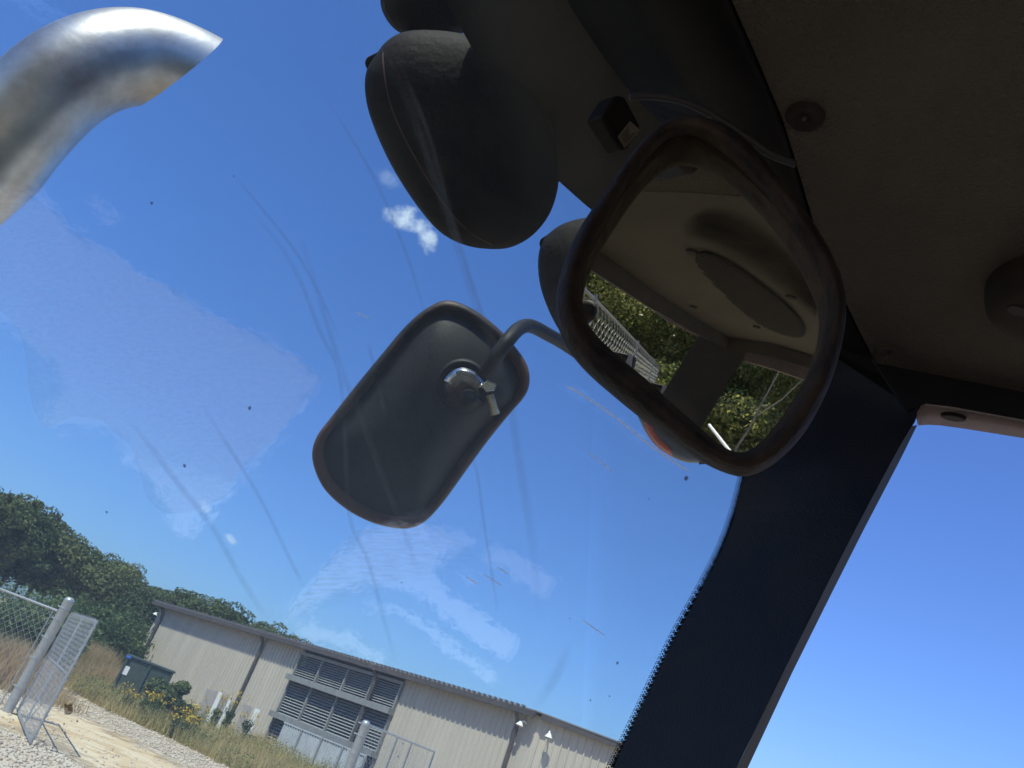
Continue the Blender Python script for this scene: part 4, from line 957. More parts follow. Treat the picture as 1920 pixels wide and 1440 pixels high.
# unseen dark panel, added: its openings are shaped as the windshield's pale reflections
def wrefl(x, y, X0=.97):
    P = ws(x, y); d = ray(x, y).normalized(); r = d-2*d.dot(WN)*WN; t = (X0-P.x)/r.x; return P+r*t
def closed(pts, n_=None): return spline([Vector((x, y, 0)) for x, y in pts], n_ or len(pts)*5)
def band(pts, w0, w1=None):
    c = spline([Vector((x, y, 0)) for x, y in pts], 24, False); a = []; b = []; w1 = w0 if w1 is None else w1
    for i, p in enumerate(c):
        t = (c[min(i+1, 24)]-c[max(i-1, 0)]).normalized(); w = (w0+(w1-w0)*i/24)/2; a.append(p+Vector((t.y, -t.x, 0))*w); b.append(p-Vector((t.y, -t.x, 0))*w)
    return a+b[::-1]
holes = [[Vector((x, y, 0)) for x, y in ((-60, 340), (60, 375), (150, 440), (280, 520), (400, 590), (520, 650), (608, 712), (520, 830), (420, 935), (352, 1010), (322, 975), (300, 925), (240, 860), (225, 815), (150, 800), (75, 792), (110, 755), (100, 690), (30, 615), (-60, 590))],
    [Vector((x, y, 0)) for x, y in ((40, 362), (66, 356), (132, 416), (120, 426), (90, 405))],
    [Vector((x, y, 0)) for x, y in ((165, 372), (180, 374), (219, 412), (212, 420), (190, 402))],
    closed(((690, 1000), (790, 985), (900, 1010), (850, 1035), (820, 1075), (840, 1110), (900, 1150), (1000, 1215), (1098, 1262), (1080, 1300), (1000, 1265), (900, 1205), (840, 1160), (770, 1110), (700, 1100), (640, 1110), (560, 1150), (530, 1165), (600, 1080))),
    band(((915, 1038), (960, 1052), (1010, 1090), (1080, 1130), (1145, 1178)), 34, 46),
    band(((690, 1138), (755, 1148), (820, 1192), (890, 1246), (970, 1298), (1050, 1338)), 12, 18),
    band(((560, 1185), (640, 1200), (720, 1240)), 34, 20),
    band(((1060, 721), (1140, 772), (1220, 835), (1293, 885)), 6)] + [band(q, 6) for q in ([(874, 1081), (885, 1088), (897, 1096)], [(1010+80, 1161), (1112, 1176), (1135, 1192)], [(1100, 1195), (1112, 1203), (1125, 1212)])]
hp_ = [[(wrefl(p.x, p.y).y, wrefl(p.x, p.y).z) for p in h] for h in holes]
mb = MB(); z_ = .95; DZ = .003
while z_ < CC.z+.60:
    zc_ = z_+DZ/2; iv = []
    for pl in hp_:
        xs = []
        for (u0, w0), (u1, w1) in zip(pl, pl[1:]+pl[:1]):
            if (w0-zc_)*(w1-zc_) < 0: xs.append(u0+(u1-u0)*(zc_-w0)/(w1-w0))
        xs.sort(); iv += list(zip(xs[::2], xs[1::2]))
    if not iv: h_ = min([min(w for u, w in pl) for pl in hp_ if min(w for u, w in pl) > z_]+[CC.z+.60])-z_; h_ = max(DZ, h_)
    else: h_ = DZ
    iv.sort(); cur = -2.0
    for u0, u1 in iv+[(.99, .99)]:
        u0 = max(-2.0, min(.99, u0))
        if u0 > cur+1e-4:
            mb.add([(.97, cur, z_), (.97, u0, z_), (.97, u0, z_+h_), (.97, cur, z_+h_)], [(0, 1, 2, 3)])
        cur = max(cur, min(.99, u1))
    z_ += h_
sd_ = mb.build('reflection_panel', M['cabfloor'], cab)

hd_ = MB(); h0 = CC+FD*.95+Z*-.62
hd_.box(CC+FD*2.15-RD*.40-Z*.70, FD*1.25, RD*.90, Z*.28); hd_.build('oversized_hood', M['navy'], cab, bevel=.06)  # out-of-frame hood, made oversized to darken the pipe's underside
# ------------------------------------------------------------ convex interior mirror
MD = .60; MC = at(1320, 560, MD); RC = 1.0
raz, rel_ = R_(195), R_(15)
rv_ = Vector((math.sin(raz)*math.cos(rel_), math.cos(raz)*math.cos(rel_), math.sin(rel_)))
MN = (rv_-(MC-CC).normalized()).normalized(); MS = MC-MN*RC
def mp(x, y, off=0.0): return on(x, y, MC+MN*off, MN)
def msph(x, y):
    d = ray(x, y).normalized(); oc = CC-MS; b = oc.dot(d); c = oc.dot(oc)-RC*RC; return CC+d*(-b-math.sqrt(b*b-c))
def mrefl(x, y):
    P = msph(x, y); n_ = (P-MS).normalized(); d = ray(x, y).normalized(); return P, d-2*d.dot(n_)*n_
outer = [(1290, 213), (1255, 222), (1225, 240), (1180, 290), (1140, 350), (1100, 405), (1072, 455), (1050, 515), (1041, 570), (1048, 620), (1075, 665), (1115, 705), (1150, 735), (1200, 775), (1260, 820), (1320, 862), (1370, 885), (1400, 890), (1435, 880), (1475, 850), (1520, 795), (1560, 710), (1580, 640), (1588, 580), (1580, 520), (1550, 455), (1500, 380), (1445, 310), (1400, 260), (1350, 225)]
inner = [(1275, 249), (1256, 254), (1238, 266), (1202, 306), (1165, 362), (1130, 422), (1105, 472), (1091, 515), (1087, 557), (1092, 595), (1110, 626), (1150, 665), (1200, 705), (1250, 750), (1310, 805), (1352, 838), (1385, 853), (1412, 845), (1447, 815), (1487, 758), (1525, 690), (1546, 630), (1555, 580), (1550, 540), (1530, 500), (1495, 440), (1440, 365), (1380, 300), (1330, 262), (1300, 250)]
mir = thing('interior_mirror', MC-MN*.05, 'convex interior mirror with dusty brown rubber rim reflecting the cab roof and trees', 'mirror')
NR = 120
def polar(pts):
    c_ = Vector((1320, 555, 0)); d = spline([Vector((x, y, 0)) for x, y in pts], 720)
    an = np.array([math.atan2(p.y-c_.y, p.x-c_.x) for p in d]); rd = np.array([(p-c_).length for p in d]); k_ = np.argsort(an); an, rd = an[k_], rd[k_]
    an = np.concatenate([an-2*math.pi, an, an+2*math.pi]); rd = np.concatenate([rd]*3); ker = np.ones(25)/25; rd = np.convolve(rd, ker, 'same')
    return [c_+Vector((math.cos(t), math.sin(t), 0))*float(np.interp(t, an, rd)) for t in np.linspace(math.pi, -math.pi, NR, endpoint=False)]
oo = polar(outer); ii = polar(inner)
rings = []
for tt, zz in ((-.10, -.004), (.0, .004), (.12, .011), (.3, .017), (.52, .019), (.74, .014), (.90, .004), (1.0, -.008)):
    rg = []
    for i in range(NR):
        p = ii[i].lerp(oo[i], tt); P0 = msph(p.x, p.y)
        # raise towards the viewer along the mirror normal, keeping the bead on the outline
        base = mp(p.x, p.y, 0); rg.append(base+((CC-base).normalized()*.8+MN*.2).normalized()*zz)
    rings.append(rg)
last = rings[-1]; cen = sum(last, Vector())/NR
for sc_, dz in ((.99, -.012), (.93, -.022), (.75, -.034), (.4, -.042), (.1, -.045)):
    rings.append([cen+(p-cen)*sc_+MN*dz for p in last])
mb = MB(); mb.loops(rings, False, True); fixn(mb.build('rim', M['rust_rubber'], mir, smooth=True))
# glass
mm = bpy.data.materials.new('silvered_glass'); mm.use_nodes = True; n_ = mm.node_tree.nodes; l = mm.node_tree.links.new; n_.clear()
o = n_.new('ShaderNodeOutputMaterial'); g1 = n_.new('ShaderNodeBsdfGlossy'); g1.inputs['Color'].default_value = (.84, .88, .78, 1); g1.inputs['Roughness'].default_value = 0.012
g2 = n_.new('ShaderNodeBsdfDiffuse'); g2.inputs[0].default_value = (.26, .22, .17, 1)
tx = n_.new('ShaderNodeTexCoord'); nz = n_.new('ShaderNodeTexNoise'); nz.inputs['Scale'].default_value = 14; nz.inputs['Detail'].default_value = 8; nz.inputs['Roughness'].default_value = .7; l(tx.outputs['Object'], nz.inputs[0])
mr = n_.new('ShaderNodeMapRange'); l(nz.outputs[0], mr.inputs[0]); mr.inputs[1].default_value = .35; mr.inputs[2].default_value = .75; mr.inputs[3].default_value = .03; mr.inputs[4].default_value = .13
at_ = n_.new('ShaderNodeAttribute'); at_.attribute_name = 'edge'
ad = n_.new('ShaderNodeMath'); ad.operation = 'MULTIPLY_ADD'; l(at_.outputs['Fac'], ad.inputs[0]); ad.inputs[1].default_value = .35; l(mr.outputs[0], ad.inputs[2])
mx = n_.new('ShaderNodeMixShader'); l(ad.outputs[0], mx.inputs[0]); l(g1.outputs[0], mx.inputs[1]); l(g2.outputs[0], mx.inputs[2]); l(mx.outputs[0], o.inputs[0])
cI = Vector((1320, 555, 0)); mb = MB(); NRg = 26; mb.edge = []
rr = []
for q in range(NRg):
    u = 1.05*(1-q/NRg); rr.append([msph(cI.x+(p.x-cI.x)*u, cI.y+(p.y-cI.y)*u) for p in ii]); mb.edge += [max(0, (u-.86)/.19)**2]*NR
mb.loops(rr, False, True)
gl_ = mb.build('mirror_glass', mm, mir, smooth=True)
org0 = ORG[mir.name]
gl_.data.normals_split_custom_set_from_vertices([tuple(((v.co+org0)-MS).normalized()) for v in gl_.data.vertices])
# ball mount and arm behind the mirror going up to the header
mb = MB(); q0 = cen-MN*.04; q1 = ws(1480, 330, .03)
mb.tube([q0, q0-MN*.04, q0.lerp(q1, .5)-MN*.02, q1], .008, 10); mb.build('arm', M['black'], mir, smooth=True)

# ---- what the mirror shows: the rear left corner of the cab, seen over the viewer's shoulder
def mhit(x, y, P0, N):
    P, r = mrefl(x, y); return P+r*((P0-P).dot(N)/r.dot(N))
# speaker grille in the headliner above the viewer
ex = [mhit(x, y, Vector((0, 0, ZC)), Z) for x, y in spline([Vector(p+(0,)) for p in ((1307, 474), (1330, 470), (1375, 492), (1430, 530), (1480, 572), (1507, 605), (1508, 624), (1480, 625), (1430, 605), (1385, 570), (1345, 530), (1315, 495))], 40) for x, y in ((x, y),)] if False else None
spx = spline([Vector((x, y, 0)) for x, y in ((1307, 474), (1330, 470), (1375, 492), (1430, 530), (1480, 572), (1507, 605), (1508, 624), (1480, 625), (1430, 605), (1385, 570), (1345, 530), (1315, 495))], 48)
E_ = [mhit(p.x, p.y, Vector((0, 0, ZC-.001)), Z) for p in spx]
ce = sum(E_, Vector())/len(E_); ax = max(E_, key=lambda p: (p-ce).length)-ce
RS = sum((p-ce).length for p in E_)/len(E_)
gr = MB(); gr.slab([p-Z*.001 for p in E_], -Z*.006); spk = fixn(gr.build('speaker_grille', M['speaker'], cab))
sb_ = MB(); axn = ax.normalized(); ay = Vector((-axn.y, axn.x, 0)); 
smax = max(abs((p-ce).dot(ay)) for p in E_)
for i in range(-9, 10):
    off = i*smax/10; 
    ts = []
    for a_, b_ in zip(E_, E_[1:]+E_[:1]):
        da_, db_ = (a_-ce).dot(ay)-off, (b_-ce).dot(ay)-off
        if da_*db_ < 0: ts.append(a_.lerp(b_, da_/(da_-db_)))
    if len(ts) >= 2: sb_.box((ts[0]+ts[1])/2-Z*.010, (ts[1]-ts[0])*.5, ay*smax*.018, Z*.0008)
sb_.build('grille_slats', M['slot'], spk)
def mfit(px, py, a, b, nm='fastener', mt='slot'):
    P = mhit(px, py, Vector((0, 0, ZC-.001)), Z); mb = MB(); disc(mb, P, Vector((a, 0, 0)), Vector((0, -b, 0)), 20, -Z*.004); mb.build(nm, M[mt], cab, smooth=True)
for px, py in ((1483, 556), (1419, 612), (1297, 471), (1300, 574), (1225, 554)): mfit(px, py, .011, .011)
# grime on the headliner round the speaker, as a stain film
st = MB(); st.edge = []; st.uv = []
A = spline([Vector((x, y, 0)) for x, y in ((1275, 418), (1330, 385), (1400, 400), (1470, 455), (1535, 530))], 30, False)
B = spline([Vector((x, y, 0)) for x, y in ((1285, 450), (1330, 462), (1400, 500), (1470, 550), (1530, 600))], 30, False)
for i in range(31):
    for j, pv in enumerate((0, .8, 1, .8, 0)):
        p = A[i].lerp(B[i], j/4); q = mhit(p.x, p.y, Vector((0, 0, ZC-.0012)), Z); st.v.append(q); st.edge.append(pv*min(1, i/6)); st.uv.append((q.x*10, q.y*10))
st.f = [(i*5+j, i*5+j+1, i*5+j+6, i*5+j+5) for i in range(30) for j in range(4)]
st.build('headliner_stain', M['stain'], cab)
# perimeter trim of the headliner (rear and left)
mb = MB(); per = rear[2:]
inn = [p-Z*.001 for p in per]
dn = [p+Z*-.040+(Vector((p.x, p.y, 0)).normalized()*.012) for p in per]
mb.v = inn+dn; k_ = len(per); mb.f = [(i, i+1, k_+i+1, k_+i) for i in range(k_-1)]
tr_ = mb.build('headliner_trim', M['trim'], cab); md = tr_.modifiers.new('solid', 'SOLIDIFY'); md.thickness = .02; md.offset = 0
# rear pillar, traced on an upright plane through the rear corner
RPn = Vector((math.sin(R_(12)), math.cos(R_(12)), 0)); RP0 = Vector((-.10, -.60, CC.z))
def rp(x, y): return mhit(x, y, RP0, RPn)
mb = MB(); mb.slab([rp(*p) for p in ((1316, 600), (1420, 640), (1397, 667), (1360, 728), (1314, 804), (1288, 842), (1210, 790), (1246, 732), (1285, 670), (1314, 624))], -RPn*.06)
fixn(mb.build('rear_pillar', M['trim'], cab))
mb = MB(); mb.slab([rp(*p) for p in ((1397, 655), (1460, 668), (1540, 690), (1520, 716), (1450, 692), (1395, 676))], -RPn*.03)
fixn(mb.build('rear_window_frame', M['reveal'], cab))
mb = MB(); mb.slab([rp(*p) for p in ((1108, 478), (1150, 508), (1200, 552), (1250, 588), (1318, 618), (1312, 632), (1250, 600), (1195, 560), (1150, 520), (1106, 490))], -RPn*.02)
fixn(mb.build('rear_window_frame', M['reveal'], cab))
mb = MB(); mb.slab([rp(*p) for p in ((1060, 400), (1112, 468), (1108, 480), (1100, 500), (1050, 480))], -RPn*.02); fixn(mb.build('rear_window_frame', M['trim'], cab))
# rounded head restraint at the left of the reflection
hp = rp(1098, 585)
mb = MB(); 
for (rr_, hh) in ((.05, .0),):
    mb.loops([[hp+Vector((math.cos(t)*.048*c, 0, 0))+Z*(math.sin(t)*.05*c)+RPn*(zq) for t in np.linspace(0, 2*math.pi, 24, endpoint=False)] for c, zq in ((.3, .03), (.8, .022), (1, 0), (.8, -.03), (.2, -.04))], True, True)
hr = fixn(mb.build('head_restraint', M['black'], None, smooth=True, origin=hp)) if False else None
seat = thing('driver_seat', hp-Z*.3, 'black head restraint at the left edge of the interior mirror reflection', 'seat')
mb = MB(); mb.loops([[hp+Vector((math.cos(t)*.048*c, 0, 0))+Z*(math.sin(t)*.05*c)+RPn*(zq) for t in np.linspace(0, 2*math.pi, 24, endpoint=False)] for c, zq in ((.3, .03), (.8, .022), (1, 0), (.8, -.03), (.2, -.04))], True, True)
fixn(mb.build('head_restraint', M['black'], seat, smooth=True))
mb = MB(); mb.tube([hp-Z*.03, hp-Z*.3], .006, 8); mb.build('stalk', M['steel'], seat)
# rear work lamps on brackets, seen below the window in the mirror
for j, (cx_, cy_, w_) in enumerate((((1168, 668), (1180, 705), 1.0), ((1216, 716), (1226, 735), .8))):
    P = mhit(cx_[0] if False else (1160, 1222)[j], (672, 728)[j], RP0-RPn*.6, RPn)
    t = thing('rear_work_lamp', P-Z*.06, ['black rear lamp on pale brackets, left one reflected in the interior mirror', 'black rear lamp on pale brackets, right one reflected in the interior mirror'][j], 'lamp', 'rear work lamps seen in the interior mirror')
    Xl = Vector((math.cos(R_(-20)), math.sin(R_(-20)), 0))
    mb = MB(); mb.box(P-Z*.02, Xl*.085, RPn*.04, Z*.05); mb.build('housing', M['black'], t, bevel=.012)
    for s_ in (-1, 1):
        mb = MB(); mb.slab([P+Xl*.055*s_+Z*.03, P+Xl*(.055*s_+.02)+Z*.03, P+Xl*(.055*s_+.03)-Z*.07, P+Xl*(.055*s_-.01)-Z*.07], RPn*.05); mb.build('bracket', M['board'], t)

# the yard behind: fence line, trees, bare trunk
def far_hit(x, y, z):
    P, r = mrefl(x, y); return P+r*((z-P.z)/r.z)
FH = 2.95
f0 = far_hit(1115, 562, FH); f1 = far_hit(1256, 709, FH); f0.z = f1.z = 0
rf_ = thing('chain_link_fence', f0, 'tall chain-link fence behind the cab, seen in the interior mirror', 'fence')
xd = (f1-f0).normalized(); s0 = f0-xd*3.0; s1 = f0+xd*18
mb = MB(); chain(mb, s0, s1, .1, FH, .085, .0050); mb.build('wire_mesh', M['wired'], rf_)
mb = MB(); mb.tube([s0+Z*FH, s1+Z*FH], .016, 8); mb.build('top_rail', M['wired'], rf_)
for i in range(8):
    mb = MB(); mb.tube([s0+xd*i*3, s0+xd*i*3+Z*(FH+.05)], .020, 8); mb.build('post', M['wired'], rf_)
near = [make_tree('sunlit_tree', 'x', 'tree', 'trees behind the cab seen in the interior mirror', 12, 3.2, 60, 15000, .15, 50+i, 'leafgold', .14, base_frac=.05) for i in range(2)]
spots = []
for row in range(3):
    for i in range(8):
        az_ = R_(176+46*(i+.5*(row % 2))/8+random.uniform(-1, 1)); d = (15, 19, 24)[row]+random.uniform(-1, 1)
        if row == 0 and az_ > R_(205): d -= 1
        spots.append((Vector((math.sin(az_)*d, math.cos(az_)*d, 0)), random.uniform(.72, 1.0) if row else random.uniform(.6, .85), row, i))
for j, (p, s_, row, i) in enumerate(spots):
    lab = 'yellow-green tree behind the cab, %s row, number %d from the left in the interior mirror' % (['front', 'middle', 'back'][row], i+1)
    if j < 2: near[j].location = p; near[j].scale = (s_,)*3; near[j]['label'] = lab; continue
    copy_tree(near[j % 2], p, random.uniform(0, 6.28), s_, lab)
for i in range(12):
    az_ = R_(176+44*i/12); d = 12.5+random.uniform(-1, 1); pp = Vector((math.sin(az_)*d, math.cos(az_)*d, 0))
    t = thing('undergrowth_shrub', pp, 'low yellow-green undergrowth shrub behind the cab, number %d from the left in the interior mirror' % (i+1), 'shrub', 'undergrowth behind the cab')
    V, F, cs = clumpy(16, 5000, .9, (1.5, 1.5, 1.5), .13, .85, 300+i); np_mesh('foliage', V, F, M['leafgold'], t)
    mb = MB()
    for j in range(4): mb.tube([pp, pp+Vector(cs[j])*.6, pp+Vector(cs[j])], 0, 5, radii=[.03, .02, .008])
    mb.build('stem', M['bark'], t)
# slender bare trunk and white leaning pole
P, r = mrefl(1448, 720); tb = P+r*9.5/math.hypot(r.x, r.y); P, r = mrefl(1376, 850); ta = P+r*9.5/math.hypot(r.x, r.y)
bt = thing('slender_tree', Vector((ta.x, ta.y, 0)), 'slender bare pale trunk reflected in the lower right of the interior mirror', 'tree')
mb = MB(); dd_ = (tb-ta); pth = [Vector((ta.x, ta.y, 0)), ta, ta+dd_*.35+Vector((.03, 0, 0)), ta+dd_*.7, tb+dd_*.3, tb+dd_*.9]
mb.tube(spline(pth, 16, False), 0, 7, radii=[.036-.0014*i for i in range(17)])
mb.tube([ta+dd_*.5, ta+dd_*.8+Vector((.4, 0, .1)), ta+dd_*1.2+Vector((.7, 0, .2))], 0, 5, radii=[.02, .014, .008]); mb.build('trunk', M['palebark'], bt)
P, r = mrefl(1330, 797); wa = P+r*4.0; P, r = mrefl(1376, 856); wb = P+r*3.2
mb = MB(); ext = (wb-wa).normalized()
mb.tube([wa, wb+ext*.4], .016, 8); tag(mb.build('guard_rail', M['white'], None, origin=wa), 'thin white rail catching sunlight at the bottom of the interior mirror', 'rail')

# ============================================================ THINGS OUTSIDE THE GLASS
def outline(pts, n_=80): return spline([Vector((x, y, 0)) for x, y in pts], n_)
# ---- exterior mirror seen from behind
XD = 1.45
XC = at(790, 775, XD); XN = (CC-XC).normalized(); XN = (XN+Vector((.05, 0, -.12))).normalized()
def xp(x, y, off=0.0): return on(x, y, XC, XN)+XN*off
xo = outline([(840, 563), (800, 578), (760, 612), (715, 665), (668, 722), (620, 783), (594, 818), (585, 850), (592, 885), (612, 921), (652, 956), (700, 980), (745, 990), (776, 988), (802, 973), (832, 940), (872, 885), (912, 830), (952, 780), (984, 742), (993, 715), (989, 685), (970, 655), (935, 616), (888, 580)], 120)
cxo = sum(xo, Vector())/120
exm = thing('exterior_mirror', XC, 'black rectangular exterior mirror seen from behind through the windshield, held by a hose clamp', 'mirror')
def xring(sc_, px_in, off):
    r = []
    for p in xo:
        d = (cxo-p); L_ = d.length; q = p+d/L_*px_in; q = cxo+(q-cxo)*sc_; r.append(xp(q.x, q.y, off))
    return r
mb = MB(); mb.loops([xring(1, 26, -.004), xring(1, 22, .006), xring(1, 15, .014), xring(1, 7, .014), xring(1, 1, .006), xring(1, 0, -.004), xring(1, 4, -.016), xring(.9, 6, -.020)], False, True)
fixn(mb.build('rim', M['ext_rim'], exm, smooth=True))
def dome(q, top=(850, 640)):
    return q
rings = []
for q_ in np.linspace(0, 1, 14):
    rg = []
    for p in xo:
        d = (cxo-p); L_ = d.length; e = p+d/L_*21; w = cxo+(e-cxo)*(1-q_)
        # shell bulges, steeper at the upper end
        t = 1-(1-q_); hgt = .002+.050*(1-(1-q_)**2.6)
        vv = (w.x-cxo.x)*.56-(w.y-cxo.y)*.83
        hgt *= 1+.0014*vv
        rg.append(xp(w.x, w.y, max(.0, hgt)))
    rings.append(rg)
mb = MB(); mb.loops(rings[:-1], False, True); fixn(mb.build('shell', M['ext_shell'], exm, smooth=True))
hx = .048
def xq(x, y, o_=0.0): return on(x, y, XC+XN*hx, XN)+XN*o_
sc0 = xq(862, 722); eu = (xq(863, 722)-sc0); ev = (xq(862, 723)-sc0)
def xcirc(c, r, o_, n_=32): return [xq(c[0]+math.cos(t)*r, c[1]+math.sin(t)*r, o_) for t in np.linspace(0, 2*math.pi, n_, endpoint=False)]
mb = MB(); mb.loops([xcirc((866, 722), 50, -.012), xcirc((866, 722), 48, .006), xcirc((866, 722), 44, .009), xcirc((866, 723), 41, .006), xcirc((868, 726), 38, -.002)], False, True)
fixn(mb.build('socket', M['ext_shell'], exm, smooth=True))
mb = MB(); mb.loops([xcirc((866, 728), 34, .0), xcirc((868, 731), 33, .018), xcirc((870, 735), 30, .030), xcirc((873, 738), 22, .036), xcirc((874, 740), 10, .037)], False, True)
fixn(mb.build('boot', M['rust_rubber'], exm, smooth=True))
mb = MB(); mb.loops([xcirc((877, 742), 16, .030), xcirc((877, 742), 16, .040), xcirc((878, 743), 12, .047), xcirc((879, 743), 5, .050)], False, True)
fixn(mb.build('ball_stud', M['tube'], exm, smooth=True))
# hose clamp: slotted band round the boot, screw housing, worm screw
cl_ = thing('hose_clamp', sc0, 'shiny slotted hose clamp with brass screw tightened round the exterior mirror mount', 'clamp')
arc = [(832, 710), (840, 699), (852, 690), (866, 687), (882, 692), (895, 703), (906, 718)]
arc = spline([Vector((x, y, 0)) for x, y in arc], 24, False)
mb = MB()
tops = [xq(p.x, p.y, .040) for p in arc]; bots = [xq(p.x+(868-p.x)*.30, p.y+(733-p.y)*.30, .046) for p in arc]
mb.v = tops+bots; mb.f = [(i, i+1, 26+i, 25+i) for i in range(24)]
bd = mb.build('band', M['steel'], cl_, smooth=True); md = bd.modifiers.new('s', 'SOLIDIFY'); md.thickness = .0016
mb = MB()
for i in range(8, 23):
    a_ = tops[i].lerp(bots[i], .22)+XN*.0022; b_ = tops[i].lerp(bots[i], .80)+XN*.0022; w = (tops[min(i+1, 24)]-tops[i]).normalized()*.0011
    mb.slab([a_-w, a_+w, b_+w, b_-w], XN*.0003)
mb.build('slots', M['slot'], cl_)
mb = MB(); mb.slab([xq(x, y, .058) for x, y in ((898, 719), (908, 708), (926, 715), (921, 727), (906, 729))], -XN*.014); mb.build('screw_housing', M['steel'], cl_, bevel=.0015)
mb = MB(); mb.slab([xq(x, y, .034) for x, y in ((893, 722), (905, 722), (914, 740), (906, 755), (895, 742))], -XN*.012); mb.build('saddle', M['tube'], cl_, bevel=.002)
mb = MB(); sa_, sb2 = xq(914, 735, .050), xq(922, 764, .052); 
mb.tube([sa_, sb2], .0042, 12)
for i in range(8):
    c = sa_.lerp(sb2, (i+.5)/8); t = (sb2-sa_).normalized(); mb.tube([c-t*.0011, c+t*.0011], .0066, 12)
mb.tube([sb2, sb2+(sb2-sa_).normalized()*.006], .0075, 12); mb.build('worm_screw', M['brass'], cl_)
# bent support arm
ap = [(898, 716, -.010), (908, 700, -.002), (922, 680, .006), (936, 658, .010), (955, 635, .0), (980, 617, -.05), (1010, 613, -.10), (1055, 632, -.16), (1110, 660, -.22), (1220, 730, -.28), (1380, 830, -.30)]
mb = MB(); pth = [xq(x, y, o_) for x, y, o_ in ap]; mb.tube(spline(pth, 50, False), .0125, 16); 
am = mb.build('support_arm', M['tube'], exm, smooth=True)

# ---- work lights under the overhang
def lamp_shell(parent, pts, D, bulge, seam=None, N=None, name='housing', mt='lamp_body', inner_off=None):
    oo_ = outline(pts, 90); c = sum(oo_, Vector())/90; LC = at(c.x, c.y, D); LN = N or (CC-LC).normalized()
    def lp(x, y, o_=0): return on(x, y, LC, LN)+LN*o_
    def ringp(s_, o_): return [lp(c.x+(p.x-c.x)*s_, c.y+(p.y-c.y)*s_, o_) for p in oo_]
    prof = [(.4, -.09), (.75, -.075), (.93, -.04), (1, -.006), (1, .0)]+[(math.cos(t), bulge*math.sin(t)) for t in np.linspace(.12, 1.35, 9)]
    mb = MB(); mb.loops([ringp(*q) for q in prof], True, True); o = fixn(mb.build(name, M[mt], parent, smooth=True))
    if seam:
        path = []
        for x, y in [(q.x, q.y) for q in spline([Vector((a_, b_, 0)) for a_, b_ in seam], 40, False)]:
            e = Vector((x, y, 0)); d = e-c; 
            best = max(1e-3, min(1, max(d.length/max(1e-3, (p-c).length) for p in oo_ if (p-c).normalized().dot(d.normalized() if d.length > 0 else Vector((1, 0, 0))) > .997) if any((p-c).normalized().dot(d.normalized()) > .997 for p in oo_) else .9))
            path.append(lp(x, y, bulge*math.sqrt(max(0, 1-best*best))+.0005))
        mb = MB(); mb.tube(path, .0011, 6); mb.build('seam', M['seam'], parent)
    return lp, LN
wl_grp = 'round work lights under the cab roof overhang'
L1 = [(722, 80), (704, 104), (688, 130), (684, 165), (692, 212), (715, 272), (745, 330), (785, 390), (825, 435), (870, 459), (918, 467), (960, 463), (1000, 440), (1030, 402), (1045, 358), (1047, 320), (1038, 250), (1010, 180), (960, 110), (905, 74), (850, 60), (790, 56), (750, 62)]
c1 = at(860, 260, 1.02); w1 = thing('work_light', c1+Z*.12, 'large black round work light hanging under the roof overhang, fully in view', 'work light', wl_grp)
lp, LN = lamp_shell(w1, L1, 1.02, .055, [(721, 90), (723, 130), (738, 200), (765, 262), (800, 325), (838, 382), (880, 430), (935, 462)])
mb = MB(); mb.slab([lp(x, y, .004) for x, y in ((688, 130), (684, 118), (688, 108), (712, 96), (724, 100), (716, 122))], -LN*.02); mb.build('lug', M['lamp_body'], w1, bevel=.002)
mb = MB(); mb.slab([lp(x, y, .030) for x, y in ((821, 383), (829, 381), (833, 391), (824, 393))], LN*.003); mb.build('catch', M['slot'], w1)
mb = MB(); cc_ = at(900, 180, 1.1); mb.tube([cc_, Vector((cc_.x, cc_.y, ZO+.02))], .012, 10); mb.build('bracket', M['black'], w1)
c0 = at(800, -20, 1.0); w0 = thing('work_light', c0+Z*.1, 'black work light cut off by the top edge, above the large one', 'work light', wl_grp)
lamp_shell(w0, [(713, -10), (716, 18), (730, 44), (752, 62), (800, 76), (850, 70), (895, 40), (915, -20), (905, -110), (850, -170), (780, -175), (735, -120), (716, -60)], 1.06, .05, [(721, -12), (726, 20), (748, 58)])
cc_ = at(850, -60, 1.12); mb = MB(); mb.tube([cc_, Vector((cc_.x, cc_.y, ZO+.02))], .012, 10); mb.build('bracket', M['black'], w0)
c3 = at(1150, 560, 1.2); w3 = thing('work_light', c3+Z*.1, 'black work light half hidden behind the interior mirror', 'work light', wl_grp)
lp3, LN3 = lamp_shell(w3, [(1110, 407), (1062, 417), (1032, 435), (1016, 456), (1009, 485), (1011, 525), (1022, 565), (1044, 612), (1075, 655), (1110, 690), (1150, 712), (1200, 722), (1255, 705), (1300, 650), (1310, 570), (1285, 500), (1235, 440), (1170, 411)], 1.2, .05)
mb = MB(); mb.slab([lp3(x, y, .004) for x, y in ((1016, 470), (1011, 458), (1014, 448), (1030, 438), (1036, 450))], -LN3*.02); mb.build('lug', M['lamp_body'], w3, bevel=.002)
cc_ = at(1230, 480, 1.3); mb = MB(); mb.tube([cc_, Vector((cc_.x, cc_.y, ZO+.02))], .012, 10); mb.build('bracket', M['black'], w3)
